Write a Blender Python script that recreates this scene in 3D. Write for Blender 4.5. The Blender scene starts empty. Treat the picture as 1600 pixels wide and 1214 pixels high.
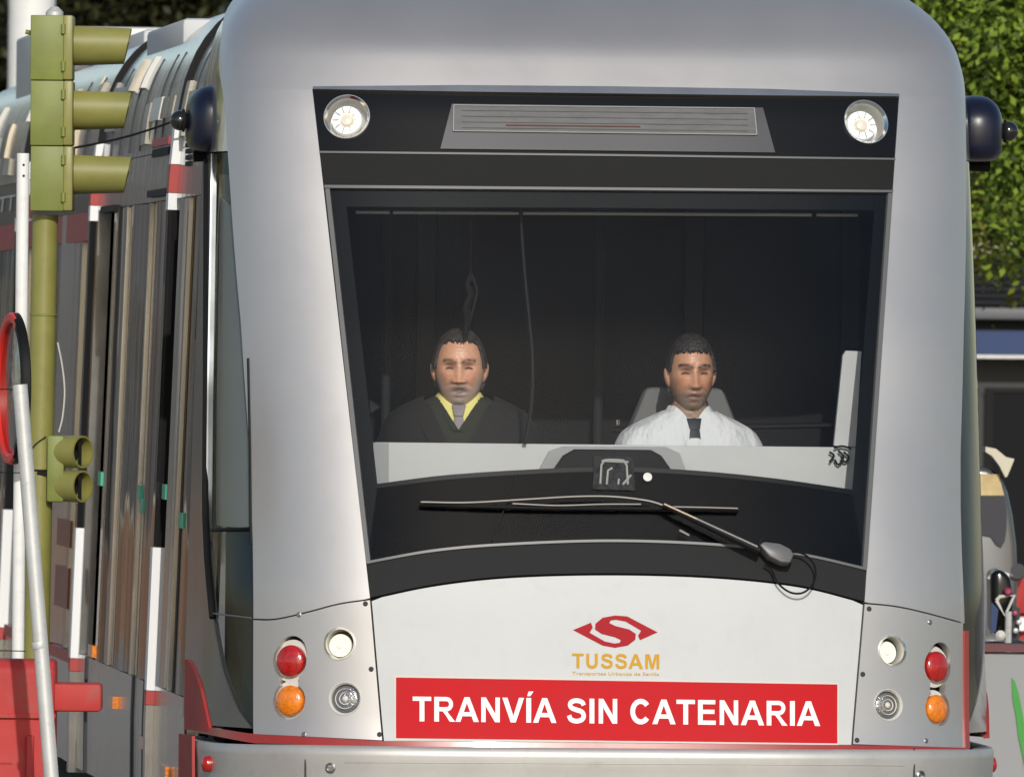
import bpy, bmesh, math, random
import numpy as np
from mathutils import Vector, Matrix
random.seed(7)
RNG = np.random.default_rng(7)
SC = bpy.context.scene
COL = SC.collection
R = math.radians

# ------------------------------------------------------------------ camera, sky, sun, exposure
FPX, CXP, CYP = 19200.0, 800.0, 607.0          # telephoto: focal length in photo pixels (1600 wide)
CAM_Z = 1.94
ROLL, PITCH = R(0.6), -math.atan((607 - 540) / FPX)
cam = bpy.data.cameras.new('camera')
cam.sensor_width = 36.0
cam.lens = FPX / 1600 * 36.0
cam.clip_start, cam.clip_end = 1.0, 3000.0
cam.dof.use_dof = True; cam.dof.focus_distance = 40.5; cam.dof.aperture_fstop = 16.0
camo = bpy.data.objects.new('camera', cam)
COL.objects.link(camo)
_f = Vector((0, math.cos(PITCH), math.sin(PITCH)))
_r0 = Vector((1, 0, 0)); _u0 = _r0.cross(_f)
_r = _r0 * math.cos(ROLL) + _u0 * math.sin(ROLL)
_u = _u0 * math.cos(ROLL) - _r0 * math.sin(ROLL)
camo.matrix_world = Matrix(((_r.x, _u.x, -_f.x, 0), (_r.y, _u.y, -_f.y, 0), (_r.z, _u.z, -_f.z, CAM_Z), (0, 0, 0, 1)))
SC.camera = camo

SUN_EL, SUN_AZ = R(25), R(175)
world = bpy.data.worlds.new('World'); SC.world = world; world.use_nodes = True
_nt = world.node_tree
_sk = _nt.nodes.new('ShaderNodeTexSky'); _sk.sky_type = 'NISHITA'; _sk.sun_disc = False
_sk.sun_elevation = SUN_EL; _sk.sun_rotation = SUN_AZ
_nt.links.new(_sk.outputs[0], _nt.nodes['Background'].inputs[0])
_nt.nodes['Background'].inputs[1].default_value = 0.115
_sun = bpy.data.lights.new('sun', 'SUN'); _sun.energy = 2.7; _sun.angle = R(0.5); _sun.color = (1, 0.965, 0.90)
_suno = bpy.data.objects.new('sun', _sun); COL.objects.link(_suno)
_sd = Vector((math.sin(SUN_AZ) * math.cos(SUN_EL), math.cos(SUN_AZ) * math.cos(SUN_EL), math.sin(SUN_EL)))
_suno.rotation_euler = (-_sd).to_track_quat('-Z', 'Y').to_euler()
_suno.location = _sd * 60
SC.view_settings.view_transform = 'Standard'; SC.view_settings.look = 'None'
SC.view_settings.exposure = 0.0; SC.view_settings.gamma = 1.0
SC.view_settings.use_curve_mapping = False
SC.cycles.max_bounces = 8
SC.cycles.transparent_max_bounces = 12

CR, CU, CF = np.array(_r), np.array(_u), np.array(_f)
CPOS = np.array([0, 0, CAM_Z])

def at(px, py, d):
    """world point seen at a photo pixel at distance d along the view"""
    return CPOS + d * (CF + (px - CXP) / FPX * CR - (py - CYP) / FPX * CU)

# ------------------------------------------------------------------ materials
MATS = {}
def mat(name, col, rough=0.5, metal=0.0, bump=0.0, bscale=40.0, var=0.0, vscale=6.0, stretch=None, coat=0.0,
        emit=None, spec=0.5, estr=1.0, dirt=0.0):
    m = bpy.data.materials.new(name); m.use_nodes = True
    nt = m.node_tree; b = nt.nodes['Principled BSDF']
    b.inputs['Base Color'].default_value = (*col, 1); b.inputs['Roughness'].default_value = rough
    b.inputs['Metallic'].default_value = metal; b.inputs['Coat Weight'].default_value = coat
    b.inputs['Coat Roughness'].default_value = 0.08
    b.inputs['Specular IOR Level'].default_value = spec
    tc = nt.nodes.new('ShaderNodeTexCoord'); mp = nt.nodes.new('ShaderNodeMapping')
    nt.links.new(tc.outputs['Object'], mp.inputs['Vector'])
    if stretch: mp.inputs['Scale'].default_value = stretch
    if var > 0 or dirt > 0:
        nz = nt.nodes.new('ShaderNodeTexNoise'); nz.inputs['Scale'].default_value = vscale
        nz.inputs['Detail'].default_value = 6; nz.inputs['Roughness'].default_value = 0.65
        nt.links.new(mp.outputs[0], nz.inputs['Vector'])
        rp = nt.nodes.new('ShaderNodeValToRGB')
        lo = [max(0, c * (1 - var)) for c in col]; hi = [min(1, c * (1 + var)) for c in col]
        rp.color_ramp.elements[0].position = 0.3; rp.color_ramp.elements[1].position = 0.7
        rp.color_ramp.elements[0].color = (*lo, 1); rp.color_ramp.elements[1].color = (*hi, 1)
        nt.links.new(nz.outputs['Fac'], rp.inputs['Fac'])
        src = rp.outputs[0]
        if dirt > 0:
            n2 = nt.nodes.new('ShaderNodeTexNoise'); n2.inputs['Scale'].default_value = vscale * 4
            n2.inputs['Detail'].default_value = 8
            nt.links.new(mp.outputs[0], n2.inputs['Vector'])
            r2 = nt.nodes.new('ShaderNodeValToRGB')
            r2.color_ramp.elements[0].position = 0.56; r2.color_ramp.elements[1].position = 0.78
            r2.color_ramp.elements[0].color = (0, 0, 0, 1); r2.color_ramp.elements[1].color = (dirt, dirt, dirt, 1)
            nt.links.new(n2.outputs['Fac'], r2.inputs['Fac'])
            mx = nt.nodes.new('ShaderNodeMixRGB'); nt.links.new(r2.outputs[0], mx.inputs[0])
            nt.links.new(src, mx.inputs[1]); mx.inputs[2].default_value = (0.16, 0.13, 0.1, 1)
            src = mx.outputs[0]
        nt.links.new(src, b.inputs['Base Color'])
        mr = nt.nodes.new('ShaderNodeMapRange'); mr.inputs[3].default_value = max(0.02, rough * 0.8); mr.inputs[4].default_value = min(1, rough * 1.25)
        nt.links.new(nz.outputs['Fac'], mr.inputs[0]); nt.links.new(mr.outputs[0], b.inputs['Roughness'])
    if bump > 0:
        bn = nt.nodes.new('ShaderNodeTexNoise'); bn.inputs['Scale'].default_value = bscale; bn.inputs['Detail'].default_value = 4
        nt.links.new(mp.outputs[0], bn.inputs['Vector'])
        bp = nt.nodes.new('ShaderNodeBump'); bp.inputs['Strength'].default_value = 1.0; bp.inputs['Distance'].default_value = bump
        nt.links.new(bn.outputs['Fac'], bp.inputs['Height']); nt.links.new(bp.outputs[0], b.inputs['Normal'])
    if emit:
        b.inputs['Emission Color'].default_value = (*emit, 1); b.inputs['Emission Strength'].default_value = estr
    MATS[name] = m
    return m

def glass_mat(name, tint, gloss=0.06, rough=0.01, top=0.32, dust_sheen=0.0):
    m = bpy.data.materials.new(name); m.use_nodes = True; nt = m.node_tree
    nt.nodes.remove(nt.nodes['Principled BSDF'])
    out = nt.nodes['Material Output']
    t = nt.nodes.new('ShaderNodeBsdfTransparent'); t.inputs[0].default_value = (*tint, 1)
    g = nt.nodes.new('ShaderNodeBsdfGlossy'); g.inputs['Roughness'].default_value = rough
    fr = nt.nodes.new('ShaderNodeLayerWeight'); fr.inputs[0].default_value = 0.3
    mr = nt.nodes.new('ShaderNodeMapRange'); mr.inputs[3].default_value = gloss; mr.inputs[4].default_value = top
    nt.links.new(fr.outputs['Fresnel'], mr.inputs[0])
    mx = nt.nodes.new('ShaderNodeMixShader')
    nt.links.new(mr.outputs[0], mx.inputs[0]); nt.links.new(t.outputs[0], mx.inputs[1]); nt.links.new(g.outputs[0], mx.inputs[2])
    if dust_sheen:
        tc = nt.nodes.new('ShaderNodeTexCoord'); nz = nt.nodes.new('ShaderNodeTexNoise'); nz.inputs['Scale'].default_value = 2.6; nz.inputs['Detail'].default_value = 9
        nz.inputs['Roughness'].default_value = 0.62
        nt.links.new(tc.outputs['Object'], nz.inputs['Vector'])
        m2 = nt.nodes.new('ShaderNodeMapRange'); m2.inputs[1].default_value = 0.35; m2.inputs[2].default_value = 0.75; m2.inputs[3].default_value = dust_sheen * 0.25; m2.inputs[4].default_value = dust_sheen
        nt.links.new(nz.outputs['Fac'], m2.inputs[0])
        df = nt.nodes.new('ShaderNodeBsdfDiffuse'); df.inputs[0].default_value = (0.36, 0.46, 0.55, 1)  # bluish tint puts sky reflection into the dust colour
        m3 = nt.nodes.new('ShaderNodeMixShader'); nt.links.new(m2.outputs[0], m3.inputs[0]); nt.links.new(mx.outputs[0], m3.inputs[1]); nt.links.new(df.outputs[0], m3.inputs[2]); mx = m3
    nt.links.new(mx.outputs[0], out.inputs[0])
    return m

M = dict(
    silver=mat('silver_paint', (0.535, 0.51, 0.485), 0.39, 0.68, bump=0.0004, bscale=2.6, var=0.035, vscale=2, dirt=0.07),
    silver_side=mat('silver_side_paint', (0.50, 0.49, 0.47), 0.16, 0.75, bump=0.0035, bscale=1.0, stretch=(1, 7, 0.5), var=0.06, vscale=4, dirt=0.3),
    white=mat('white_paint', (0.53, 0.535, 0.53), 0.5, 0.0, var=0.04, vscale=4, dirt=0.08, spec=0.3, bump=0.0003, bscale=3),
    bumper=mat('bumper_paint', (0.45, 0.44, 0.42), 0.42, 0.4, var=0.07, vscale=5, dirt=0.2),
    red=mat('red_stripe', (0.30, 0.025, 0.02), 0.3, coat=0.3, var=0.08, vscale=8),
    banner=mat('banner_red', (0.50, 0.009, 0.014), 0.6, var=0.06, vscale=5, spec=0.15),
    print_white=mat('print_white', (0.85, 0.83, 0.8), 0.5),
    emblem=mat('emblem_red', (0.36, 0.012, 0.02), 0.6, spec=0.15),
    gold=mat('print_gold', (0.55, 0.30, 0.02), 0.6, spec=0.15),
    black=mat('black_gloss', (0.006, 0.006, 0.006), 0.15, spec=0.3),
    band=mat('dark_grey_band', (0.015, 0.015, 0.015), 0.7, var=0.15, spec=0.15),
    cowl=mat('cowl_grey', (0.020, 0.0205, 0.0215), 0.7, var=0.15, spec=0.15),
    frit=mat('frit_black', (0.0015, 0.0015, 0.0015), 0.4, spec=0.1),
    fritlow=mat('frit_lower', (0.002, 0.002, 0.002), 0.9, spec=0.0),
    edge=mat('edge_grey', (0.11, 0.11, 0.11), 0.4),
    rubber=mat('rubber', (0.005, 0.005, 0.005), 0.6, spec=0.2),
    gap=mat('seam_dark', (0.03, 0.03, 0.032), 0.7),
    screw=mat('screw_steel', (0.3, 0.3, 0.3), 0.35, 0.9),
    chrome=mat('chrome', (0.8, 0.79, 0.76), 0.12, 1.0),
    bowl=mat('lamp_bowl', (0.6, 0.6, 0.57), 0.3, 0.5),
    lit=mat('lamp_lit', (0.75, 0.70, 0.56), 0.3, emit=(1, 0.93, 0.75), estr=0.3),
    litring=mat('lamp_glow_ring', (0.9, 0.9, 0.88), 0.3, emit=(1, 0.98, 0.93), estr=0.2),
    bulb=mat('lamp_bulb', (0.70, 0.64, 0.53), 0.3),
    greylens=mat('lens_grey', (0.2, 0.2, 0.22), 0.15, 0.4, bump=0.004, bscale=80, coat=1.0),
    redlens=mat('lens_red', (0.4, 0.012, 0.01), 0.18, coat=0.8, bump=0.0012, bscale=160, var=0.3, vscale=60),
    amber=mat('lens_amber', (0.75, 0.2, 0.008), 0.2, coat=0.8, bump=0.002, bscale=120, var=0.25, vscale=60),
    bezel=mat('lamp_bezel', (0.62, 0.61, 0.56), 0.45),
    display=mat('display_panel', (0.045, 0.045, 0.05), 0.3, coat=0.3),
    mesh=mat('display_mesh', (0.085, 0.085, 0.085), 0.5, var=0.35, vscale=14, stretch=(1, 1, 5)),
    meshred=mat('display_red', (0.16, 0.07, 0.065), 0.5),
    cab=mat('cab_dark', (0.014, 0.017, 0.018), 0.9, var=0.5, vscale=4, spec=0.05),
    dash=mat('dash_pale', (0.50, 0.50, 0.49), 0.6, var=0.05, vscale=6),
    dashgrey=mat('dash_grey', (0.3, 0.3, 0.3), 0.6),
    hump=mat('instrument_black', (0.005, 0.005, 0.006), 0.7, spec=0.2),
    rod=mat('pale_rod', (0.5, 0.5, 0.48), 0.5),
    post=mat('cab_post', (0.022, 0.025, 0.027), 0.7, spec=0.1),
    seat=mat('seat_grey', (0.14, 0.14, 0.14), 0.8),
    blind=mat('blind_grey', (0.30, 0.30, 0.28), 0.7, var=0.06, vscale=5),
    glossdark=mat('side_glass', (0.02, 0.02, 0.021), 0.05, 0.2, bump=0.003, bscale=1.1, stretch=(1, 6, 0.3)),
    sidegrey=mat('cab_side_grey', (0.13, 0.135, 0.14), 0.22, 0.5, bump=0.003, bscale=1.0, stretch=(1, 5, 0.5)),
    frame=mat('side_frame', (0.34, 0.345, 0.35), 0.2, 0.8, dirt=0.1, var=0.1),
    redstrip=mat('strip_red', (0.4, 0.04, 0.035), 0.4),
    stickerpaper=mat('sticker_paper', (0.035, 0.036, 0.038), 0.8, var=0.5, vscale=60, spec=0.1),
    tanpanel=mat('tan_reflection_weathered', (0.40, 0.36, 0.28), 0.5, var=0.25, vscale=7, dirt=0.5),  # building reflection on the fairing, plain weathered tan on roof units
    margin=mat('margin_cream', (0.60, 0.58, 0.53), 0.5, spec=0.2),
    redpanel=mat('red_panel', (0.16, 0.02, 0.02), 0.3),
    whitestrip=mat('strip_white', (0.85, 0.85, 0.84), 0.4),
    pod=mat('pod_navy', (0.006, 0.008, 0.022), 0.33),
    ball=mat('ball_black', (0.012, 0.012, 0.012), 0.12, coat=0.6),
    green=mat('green_reflection', (0.04, 0.42, 0.25), 0.35),
    olive=mat('signal_olive', (0.185, 0.215, 0.045), 0.5, var=0.16, vscale=9, dirt=0.3),
    olive2=mat('visor_olive', (0.235, 0.225, 0.06), 0.42, var=0.1, vscale=12, dirt=0.12),
    dark=mat('dark_inside', (0.006, 0.006, 0.006), 0.8),
    steel=mat('galvanised_steel', (0.6, 0.6, 0.58), 0.45, 0.35, var=0.08, vscale=14, dirt=0.3),
    whitepole=mat('white_pole', (0.75, 0.75, 0.72), 0.45, var=0.05, dirt=0.2),
    barrier=mat('barrier_red', (0.42, 0.04, 0.036), 0.6, var=0.2, vscale=3, dirt=0.5, spec=0.3),
    signred=mat('sign_red', (0.7, 0.03, 0.02), 0.4),
    signface=mat('sign_face', (0.22, 0.21, 0.2), 0.12, 0.85, bump=0.02, bscale=3),
    ground=mat('paving', (0.30, 0.265, 0.22), 0.85, var=0.15, vscale=0.8, bump=0.004, bscale=20),
    underside=mat('underframe', (0.015, 0.015, 0.015), 0.8),
    bark=mat('bark', (0.09, 0.065, 0.045), 0.9, bump=0.02, bscale=12, var=0.3),
    wall=mat('low_wall_grey', (0.30, 0.305, 0.31), 0.6, var=0.06, vscale=2),
    rail=mat('rail_dark_red', (0.12, 0.03, 0.035), 0.5),
    graf=mat('graffiti_green', (0.05, 0.30, 0.045), 0.6),
    louvre=mat('louvre_dark', (0.02, 0.02, 0.022), 0.5),
    gutter=mat('gutter_grey', (0.13, 0.13, 0.135), 0.5),
    fascia=mat('fascia_blue', (0.004, 0.028, 0.11), 0.5, var=0.1),
    shop=mat('shopfront_grey', (0.05, 0.05, 0.05), 0.7, var=0.3, vscale=3),
    shopglass=mat('shop_glass', (0.01, 0.01, 0.012), 0.1),
    brick=mat('facade_brick', (0.17, 0.10, 0.065), 0.9, var=0.3, vscale=2),
    stone=mat('facade_stone', (0.10, 0.103, 0.108), 0.9, var=0.3, vscale=2),
    cream=mat('facade_cream', (0.38, 0.37, 0.35), 0.9, var=0.12, vscale=1),
    ochre=mat('facade_ochre', (0.34, 0.29, 0.22), 0.9, var=0.12, vscale=1),
    winglass=mat('facade_window', (0.02, 0.022, 0.025), 0.1),
    navyglass=mat('navy_glass', (0.012, 0.016, 0.03), 0.35),
    carred=mat('car_red', (0.4, 0.03, 0.025), 0.3, coat=0.5),
    cargrey=mat('car_grey', (0.11, 0.112, 0.118), 0.35, 0.4, coat=0.4),
    cream_hood=mat('cream_flap', (0.6, 0.55, 0.42), 0.6),
    tan=mat('tan_light_patch', (0.55, 0.42, 0.2), 0.6, var=0.25, vscale=12),
    pink=mat('pink_plastic', (0.35, 0.04, 0.10), 0.4),
)
M['dashgrey2'] = mat('scribble_grey', (0.15, 0.15, 0.15), 0.5)
M['glass'] = glass_mat('windscreen_glass', (0.96, 0.97, 0.975), 0.0, dust_sheen=0.005)
M['sideglass'] = glass_mat('cab_side_glass', (0.85, 0.86, 0.86), 0.0, top=0.12)
M['lensglass'] = glass_mat('lamp_glass', (0.95, 0.95, 0.95), 0.05)

# ------------------------------------------------------------------ mesh helpers
def obj(name, V, F, m, parent=None, smooth=False, auto=None):
    me = bpy.data.meshes.new(name)
    me.from_pydata([tuple(map(float, v)) for v in V], [], [tuple(map(int, f)) for f in F])
    if m is not None:
        for mm in (m if isinstance(m, (list, tuple)) else [m]): me.materials.append(mm)
    bm = bmesh.new(); bm.from_mesh(me); bmesh.ops.recalc_face_normals(bm, faces=bm.faces[:]); bm.to_mesh(me); bm.free()
    if smooth:
        me.polygons.foreach_set('use_smooth', [True] * len(me.polygons))
        me.set_sharp_from_angle(angle=R(auto or 35))
    o = bpy.data.objects.new(name, me); COL.objects.link(o)
    if parent: o.parent = parent
    return o

def tag(o, label=None, cat=None, group=None, kind=None):
    if label: o['label'] = label
    if cat: o['category'] = cat
    if group: o['group'] = group
    if kind: o['kind'] = kind
    return o

def empty(name, loc=(0, 0, 0), rz=0.0, label=None, cat=None, group=None):
    o = bpy.data.objects.new(name, None); COL.objects.link(o)
    o.location = loc; o.rotation_euler = (0, 0, rz); o.empty_display_size = 0.2
    return tag(o, label, cat, group)

class MB:
    def __init__(s): s.V = []; s.F = []
    def add(s, V, F):
        n = len(s.V); s.V += [tuple(v) for v in V]; s.F += [tuple(i + n for i in f) for f in F]; return s
    def box(s, a, b):
        x0, y0, z0 = a; x1, y1, z1 = b
        V = [(x0, y0, z0), (x1, y0, z0), (x1, y1, z0), (x0, y1, z0), (x0, y0, z1), (x1, y0, z1), (x1, y1, z1), (x0, y1, z1)]
        return s.add(V, [(0, 3, 2, 1), (4, 5, 6, 7), (0, 1, 5, 4), (1, 2, 6, 5), (2, 3, 7, 6), (3, 0, 4, 7)])
    def tube(s, pts, rad, n=10, cap=True):
        pts = [Vector(p) for p in pts]
        rad = rad if isinstance(rad, (list, tuple)) else [rad] * len(pts)
        V = []; F = []; ref = None
        for i, p in enumerate(pts):
            t = (pts[min(i + 1, len(pts) - 1)] - pts[max(i - 1, 0)]).normalized()
            if ref is None:
                ref = Vector((0, 0, 1)) if abs(t.z) < 0.9 else Vector((1, 0, 0))
            a = (ref - t * ref.dot(t)).normalized(); ref = a; b = t.cross(a)
            for k in range(n):
                w = 2 * math.pi * k / n
                V.append(p + (a * math.cos(w) + b * math.sin(w)) * rad[i])
        for i in range(len(pts) - 1):
            for k in range(n):
                F.append((i * n + k, i * n + (k + 1) % n, (i + 1) * n + (k + 1) % n, (i + 1) * n + k))
        if cap:
            F.append(tuple(range(n))[::-1]); F.append(tuple((len(pts) - 1) * n + k for k in range(n)))
        return s.add(V, F)
    def lathe(s, prof, org, axis, n=28, caps=True):
        """prof = [(r, h)]; revolves about axis through org"""
        ax = Vector(axis).normalized(); ref = Vector((0, 0, 1)) if abs(ax.z) < 0.9 else Vector((1, 0, 0))
        a = (ref - ax * ref.dot(ax)).normalized(); b = ax.cross(a); o = Vector(org)
        V = []; F = []
        for r, h in prof:
            for k in range(n):
                w = 2 * math.pi * k / n
                V.append(o + ax * h + (a * math.cos(w) + b * math.sin(w)) * r)
        for i in range(len(prof) - 1):
            for k in range(n):
                F.append((i * n + k, i * n + (k + 1) % n, (i + 1) * n + (k + 1) % n, (i + 1) * n + k))
        if caps:
            F.append(tuple(range(n))[::-1]); F.append(tuple((len(prof) - 1) * n + k for k in range(n)))
        return s.add(V, F)
    def prism(s, poly, vec):
        n = len(poly); v = Vector(vec)
        V = [Vector(p) for p in poly] + [Vector(p) + v for p in poly]
        F = [tuple(range(n))[::-1], tuple(range(n, 2 * n))] + [(i, (i + 1) % n, n + (i + 1) % n, n + i) for i in range(n)]
        return s.add(V, F)
    def build(s, name, m, parent=None, smooth=False, auto=None): return obj(name, s.V, s.F, m, parent, smooth, auto)

def bevel(o, w, seg=2):
    bm = bmesh.new(); bm.from_mesh(o.data)
    es = [e for e in bm.edges if len(e.link_faces) == 2 and e.calc_face_angle(0) > R(30)]
    bmesh.ops.bevel(bm, geom=es, offset=w, segments=seg, affect='EDGES', profile=0.5, clamp_overlap=True)
    bm.to_mesh(o.data); bm.free()
    o.data.polygons.foreach_set('use_smooth', [True] * len(o.data.polygons)); o.data.set_sharp_from_angle(angle=R(40))
    return o

def apply_mods(o):
    dg = bpy.context.evaluated_depsgraph_get(); dg.update()
    me = bpy.data.meshes.new_from_object(o.evaluated_get(dg)); o.modifiers.clear()
    old = o.data; o.data = me; bpy.data.meshes.remove(old)
    return o

# ------------------------------------------------------------------ tram surface (local: x photo-right, y back along the tram, z up)
YAW = R(5.6)
TLOC = Vector((0.36, 40.0, 0.0))
TMAT = Matrix.Translation(TLOC) @ Matrix.Rotation(YAW, 4, 'Z')
TM = np.array(TMAT); TMI = np.array(TMAT.inverted())
_zz = np.linspace(0, 3.30, 661)
def _smooth(a, n):
    k = np.ones(n) / n
    return np.convolve(np.pad(a, n // 2, mode='edge'), k, 'valid')[:len(a)]
WZ = _smooth(np.interp(_zz, [0, .6, 2.5, 2.75, 2.85, 2.94, 3.0, 3.06, 3.12, 3.18, 3.23, 3.26, 3.285],
                       [1.315, 1.315, 1.268, 1.265, 1.258, 1.240, 1.215, 1.175, 1.115, 1.01, .85, .60, .15]), 9)
WM = _smooth(np.interp(_zz, [0, .6, 2.5, 2.75, 2.85, 2.94, 3.0, 3.06, 3.12, 3.17, 3.21, 3.24, 3.26],
                       [1.30, 1.30, 1.235, 1.21, 1.19, 1.155, 1.12, 1.07, .99, .87, .70, .45, .10]), 9)     # the modules behind lean in a little more
AZ = _smooth(np.interp(_zz, [0, .8, 2.5, 3.3], [.95, .95, .52, .52]), 41)
RZ = _smooth(np.interp(_zz, [0, .62, .66, 1.12, 2.0, 2.75, 2.95, 3.08, 3.17, 3.23, 3.26, 3.3],
                       [0.0, 0.02, .04, .10, .36, .63, .74, .92, 1.15, 1.45, 1.9, 2.4]), 21)
NSE, ASE = 3.3, 0.8
_ph = np.linspace(0, math.pi / 2, 4001) ** 1.0
_q = np.sin(_ph) ** (2 / NSE); _y = ASE * (1 - np.cos(_ph) ** (2 / NSE))
_s = np.concatenate([[0], np.cumsum(np.hypot(np.diff(_q * 1.28), np.diff(_y)))])
SEND = _s[-1]
def Wz(z): return np.interp(z, _zz, WZ)
def Wm(z): return np.interp(z, _zz, WM)
def Az(z): return np.interp(z, _zz, AZ)
def Rz(z): return np.interp(z, _zz, RZ)
def P0(s, z):
    a = abs(s); q = np.interp(a, _s, _q); yy = np.interp(a, _s, _y) * Az(z) / ASE + max(0, a - SEND)
    return np.array([math.copysign(1, s) * q * Wz(z), Rz(z) + yy, z])
def PN(s, z):
    e = 0.004
    ds = P0(s + e, z) - P0(s - e, z); dz = P0(s, z + e) - P0(s, z - e)
    n = np.cross(ds, dz); n = n / (np.linalg.norm(n) + 1e-12)
    return n
def P(s, z, off=0.0):
    p = P0(s, z)
    return p + PN(s, z) * off if off else p
def proj(p):
    w = TM[:3, :3] @ np.asarray(p) + TM[:3, 3] - CPOS
    d = w @ CF
    return CXP + FPX * (w @ CR) / d, CYP - FPX * (w @ CU) / d
def SZ(px, py, lo=-16.0, hi=1.62):
    """surface coordinates (s, z) of the tram skin seen at a photo pixel"""
    z = CAM_Z - (py - 540) / 478
    s = 0
    for _ in range(6):
        a, b = lo, hi
        for _ in range(34):
            s = (a + b) / 2
            if proj(P0(s, z))[0] < px: a = s
            else: b = s
        _, y = proj(P0(s, z))
        z -= (py - y) / 470
    return (s, z)
def side_s(y, z): return -(SEND + y - Rz(z) - Az(z))       # s of the left side at local depth y
def on_plane(px, py, yl):
    """local point on the plane y = yl seen at a photo pixel"""
    d = TMI[:3, :3] @ (CF + (px - CXP) / FPX * CR - (py - CYP) / FPX * CU)
    o = TMI[:3, :3] @ CPOS + TMI[:3, 3]
    t = (yl - o[1]) / d[1]
    return o + d * t

def resample(pts, n):
    pts = np.array(pts, float); L = np.concatenate([[0], np.cumsum(np.linalg.norm(np.diff(pts, axis=0), axis=1))])
    t = np.linspace(0, L[-1], n)
    return np.stack([np.interp(t, L, pts[:, k]) for k in range(pts.shape[1])], 1)
def spline(pts, n):
    """Catmull-Rom through pts"""
    p = [np.array(q, float) for q in pts]; p = [2 * p[0] - p[1]] + p + [2 * p[-1] - p[-2]]
    out = []
    for i in range(1, len(p) - 2):
        for k in range(12):
            t = k / 12
            out.append(0.5 * (2 * p[i] + (p[i + 1] - p[i - 1]) * t + (2 * p[i - 1] - 5 * p[i] + 4 * p[i + 1] - p[i + 2]) * t * t
                              + (3 * p[i] - p[i - 1] - 3 * p[i + 1] + p[i + 2]) * t ** 3))
    out.append(p[-2])
    return resample(out, n)
def E(pts, n): return np.array([SZ(*q) for q in resample(pts, n)])

def patch_mesh(eb, et, nv, off=0.0, thick=0.02, offs=None):
    """solid sheet between two (s,z) edges"""
    n = len(eb); V = []; F = []
    for o_ in (off, off - thick):
        for j in range(nv + 1):
            v = j / nv
            for i in range(n):
                s, z = eb[i] * (1 - v) + et[i] * v
                V.append(P(s, z, o_))
    m = n * (nv + 1)
    for j in range(nv):
        for i in range(n - 1):
            a = j * n + i
            F.append((a, a + 1, a + n + 1, a + n)); F.append((m + a, m + a + n, m + a + n + 1, m + a + 1))
    rim = [i for i in range(n)] + [j * n + n - 1 for j in range(1, nv + 1)] + [nv * n + i for i in range(n - 2, -1, -1)] + [j * n for j in range(nv - 1, 0, -1)]
    for k in range(len(rim)):
        a, b = rim[k], rim[(k + 1) % len(rim)]
        F.append((a, m + a, m + b, b))
    return V, F
def patch(name, eb, et, nv, m, off=0.0, thick=0.02, parent=None, smooth=True):
    V, F = patch_mesh(eb, et, nv, off, thick)
    return obj(name, V, F, m, parent, smooth, 40)

# ------------------------------------------------------------------ setting: ground, sky comes from the world
g = MB()
N = 24
for i in range(N):
    pass
g.add([(-900, -300, 0), (900, -300, 0), (900, 1500, 0), (-900, 1500, 0)], [(0, 1, 2, 3)])
ground = g.build('ground', M['ground']); tag(ground, kind='structure')

# ------------------------------------------------------------------ the tram
tram = empty('tram', TLOC, YAW, 'silver articulated tram with black framed windscreen and red slogan banner', 'tram')
def part(name, mb, m, parent=tram, smooth=False, auto=None): return mb.build(name, m, parent, smooth, auto)

# left and right outer edges of the front panels (in s) as a function of height
LE_PX = [(366, -2), (346, 60), (350, 150), (360, 300), (376, 500), (390, 700), (395, 850), (396, 1000), (396, 1150)]
_le = np.array([SZ(*q) for q in LE_PX])
_lz, _ls = _le[::-1, 1], -_le[::-1, 0]
def s_out(z): return np.interp(z, _lz, _ls)

TL, TR, BL, BR = (488, 140), (1405, 152), (578, 934), (1351, 940)
ARCH = spline([(578, 934), (680, 913), (800, 900), (960, 896), (1120, 901), (1250, 915), (1351, 940)], 41)
SEAM_L = spline([(395, 966), (430, 966), (480, 955), (530, 942), (578, 935)], 17)
SEAM_R = spline([(1351, 941), (1400, 946), (1450, 957), (1515, 975)], 17)

def outer_edge(side, z0, z1, n):
    zs = np.linspace(z0, z1, n)
    return np.array([(side * s_out(z), z) for z in zs])

# upper cowl: both pillars and the hood above the windscreen in one skin
def pillar(side):
    top, bot = ((TL, BL), (TR, BR))[side > 0]
    n = 40
    inner = E([bot, top], n)
    so = SEAM_L[0] if side < 0 else SEAM_R[-1]
    z0 = SZ(*so)[1] if side < 0 else SZ(395, 966)[1]
    outer = outer_edge(side, z0, inner[-1][1], n)
    return inner, outer
V, F = [], []
def addp(v, f):
    global V, F
    n = len(V); V = V + list(v); F = F + [tuple(i + n for i in q) for q in f]
pl_in, pl_out = pillar(-1); pr_in, pr_out = pillar(1)
# hood: from the windscreen's top edge up over the roof
ztop = pl_in[-1][1]
nh = 26
zs = np.concatenate([np.linspace(ztop, 3.08, 14), np.linspace(3.1, 3.275, 14)])
def grid_skin(rows, off, thick):
    n = len(rows[0]); Vv = []
    for o_ in (off, off - thick):
        for r in rows:
            for (s, z) in r: Vv.append(P(s, z, o_))
    m = n * len(rows); Fv = []
    for j in range(len(rows) - 1):
        for i in range(n - 1):
            a = j * n + i
            Fv += [(a, a + 1, a + n + 1, a + n), (m + a, m + a + n, m + a + n + 1, m + a + 1)]
    rim = list(range(n)) + [j * n + n - 1 for j in range(1, len(rows))] + [(len(rows) - 1) * n + i for i in range(n - 2, -1, -1)] + [j * n for j in range(len(rows) - 2, 0, -1)]
    for k in range(len(rim)):
        a, b = rim[k], rim[(k + 1) % len(rim)]; Fv.append((a, m + a, m + b, b))
    return Vv, Fv
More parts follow.
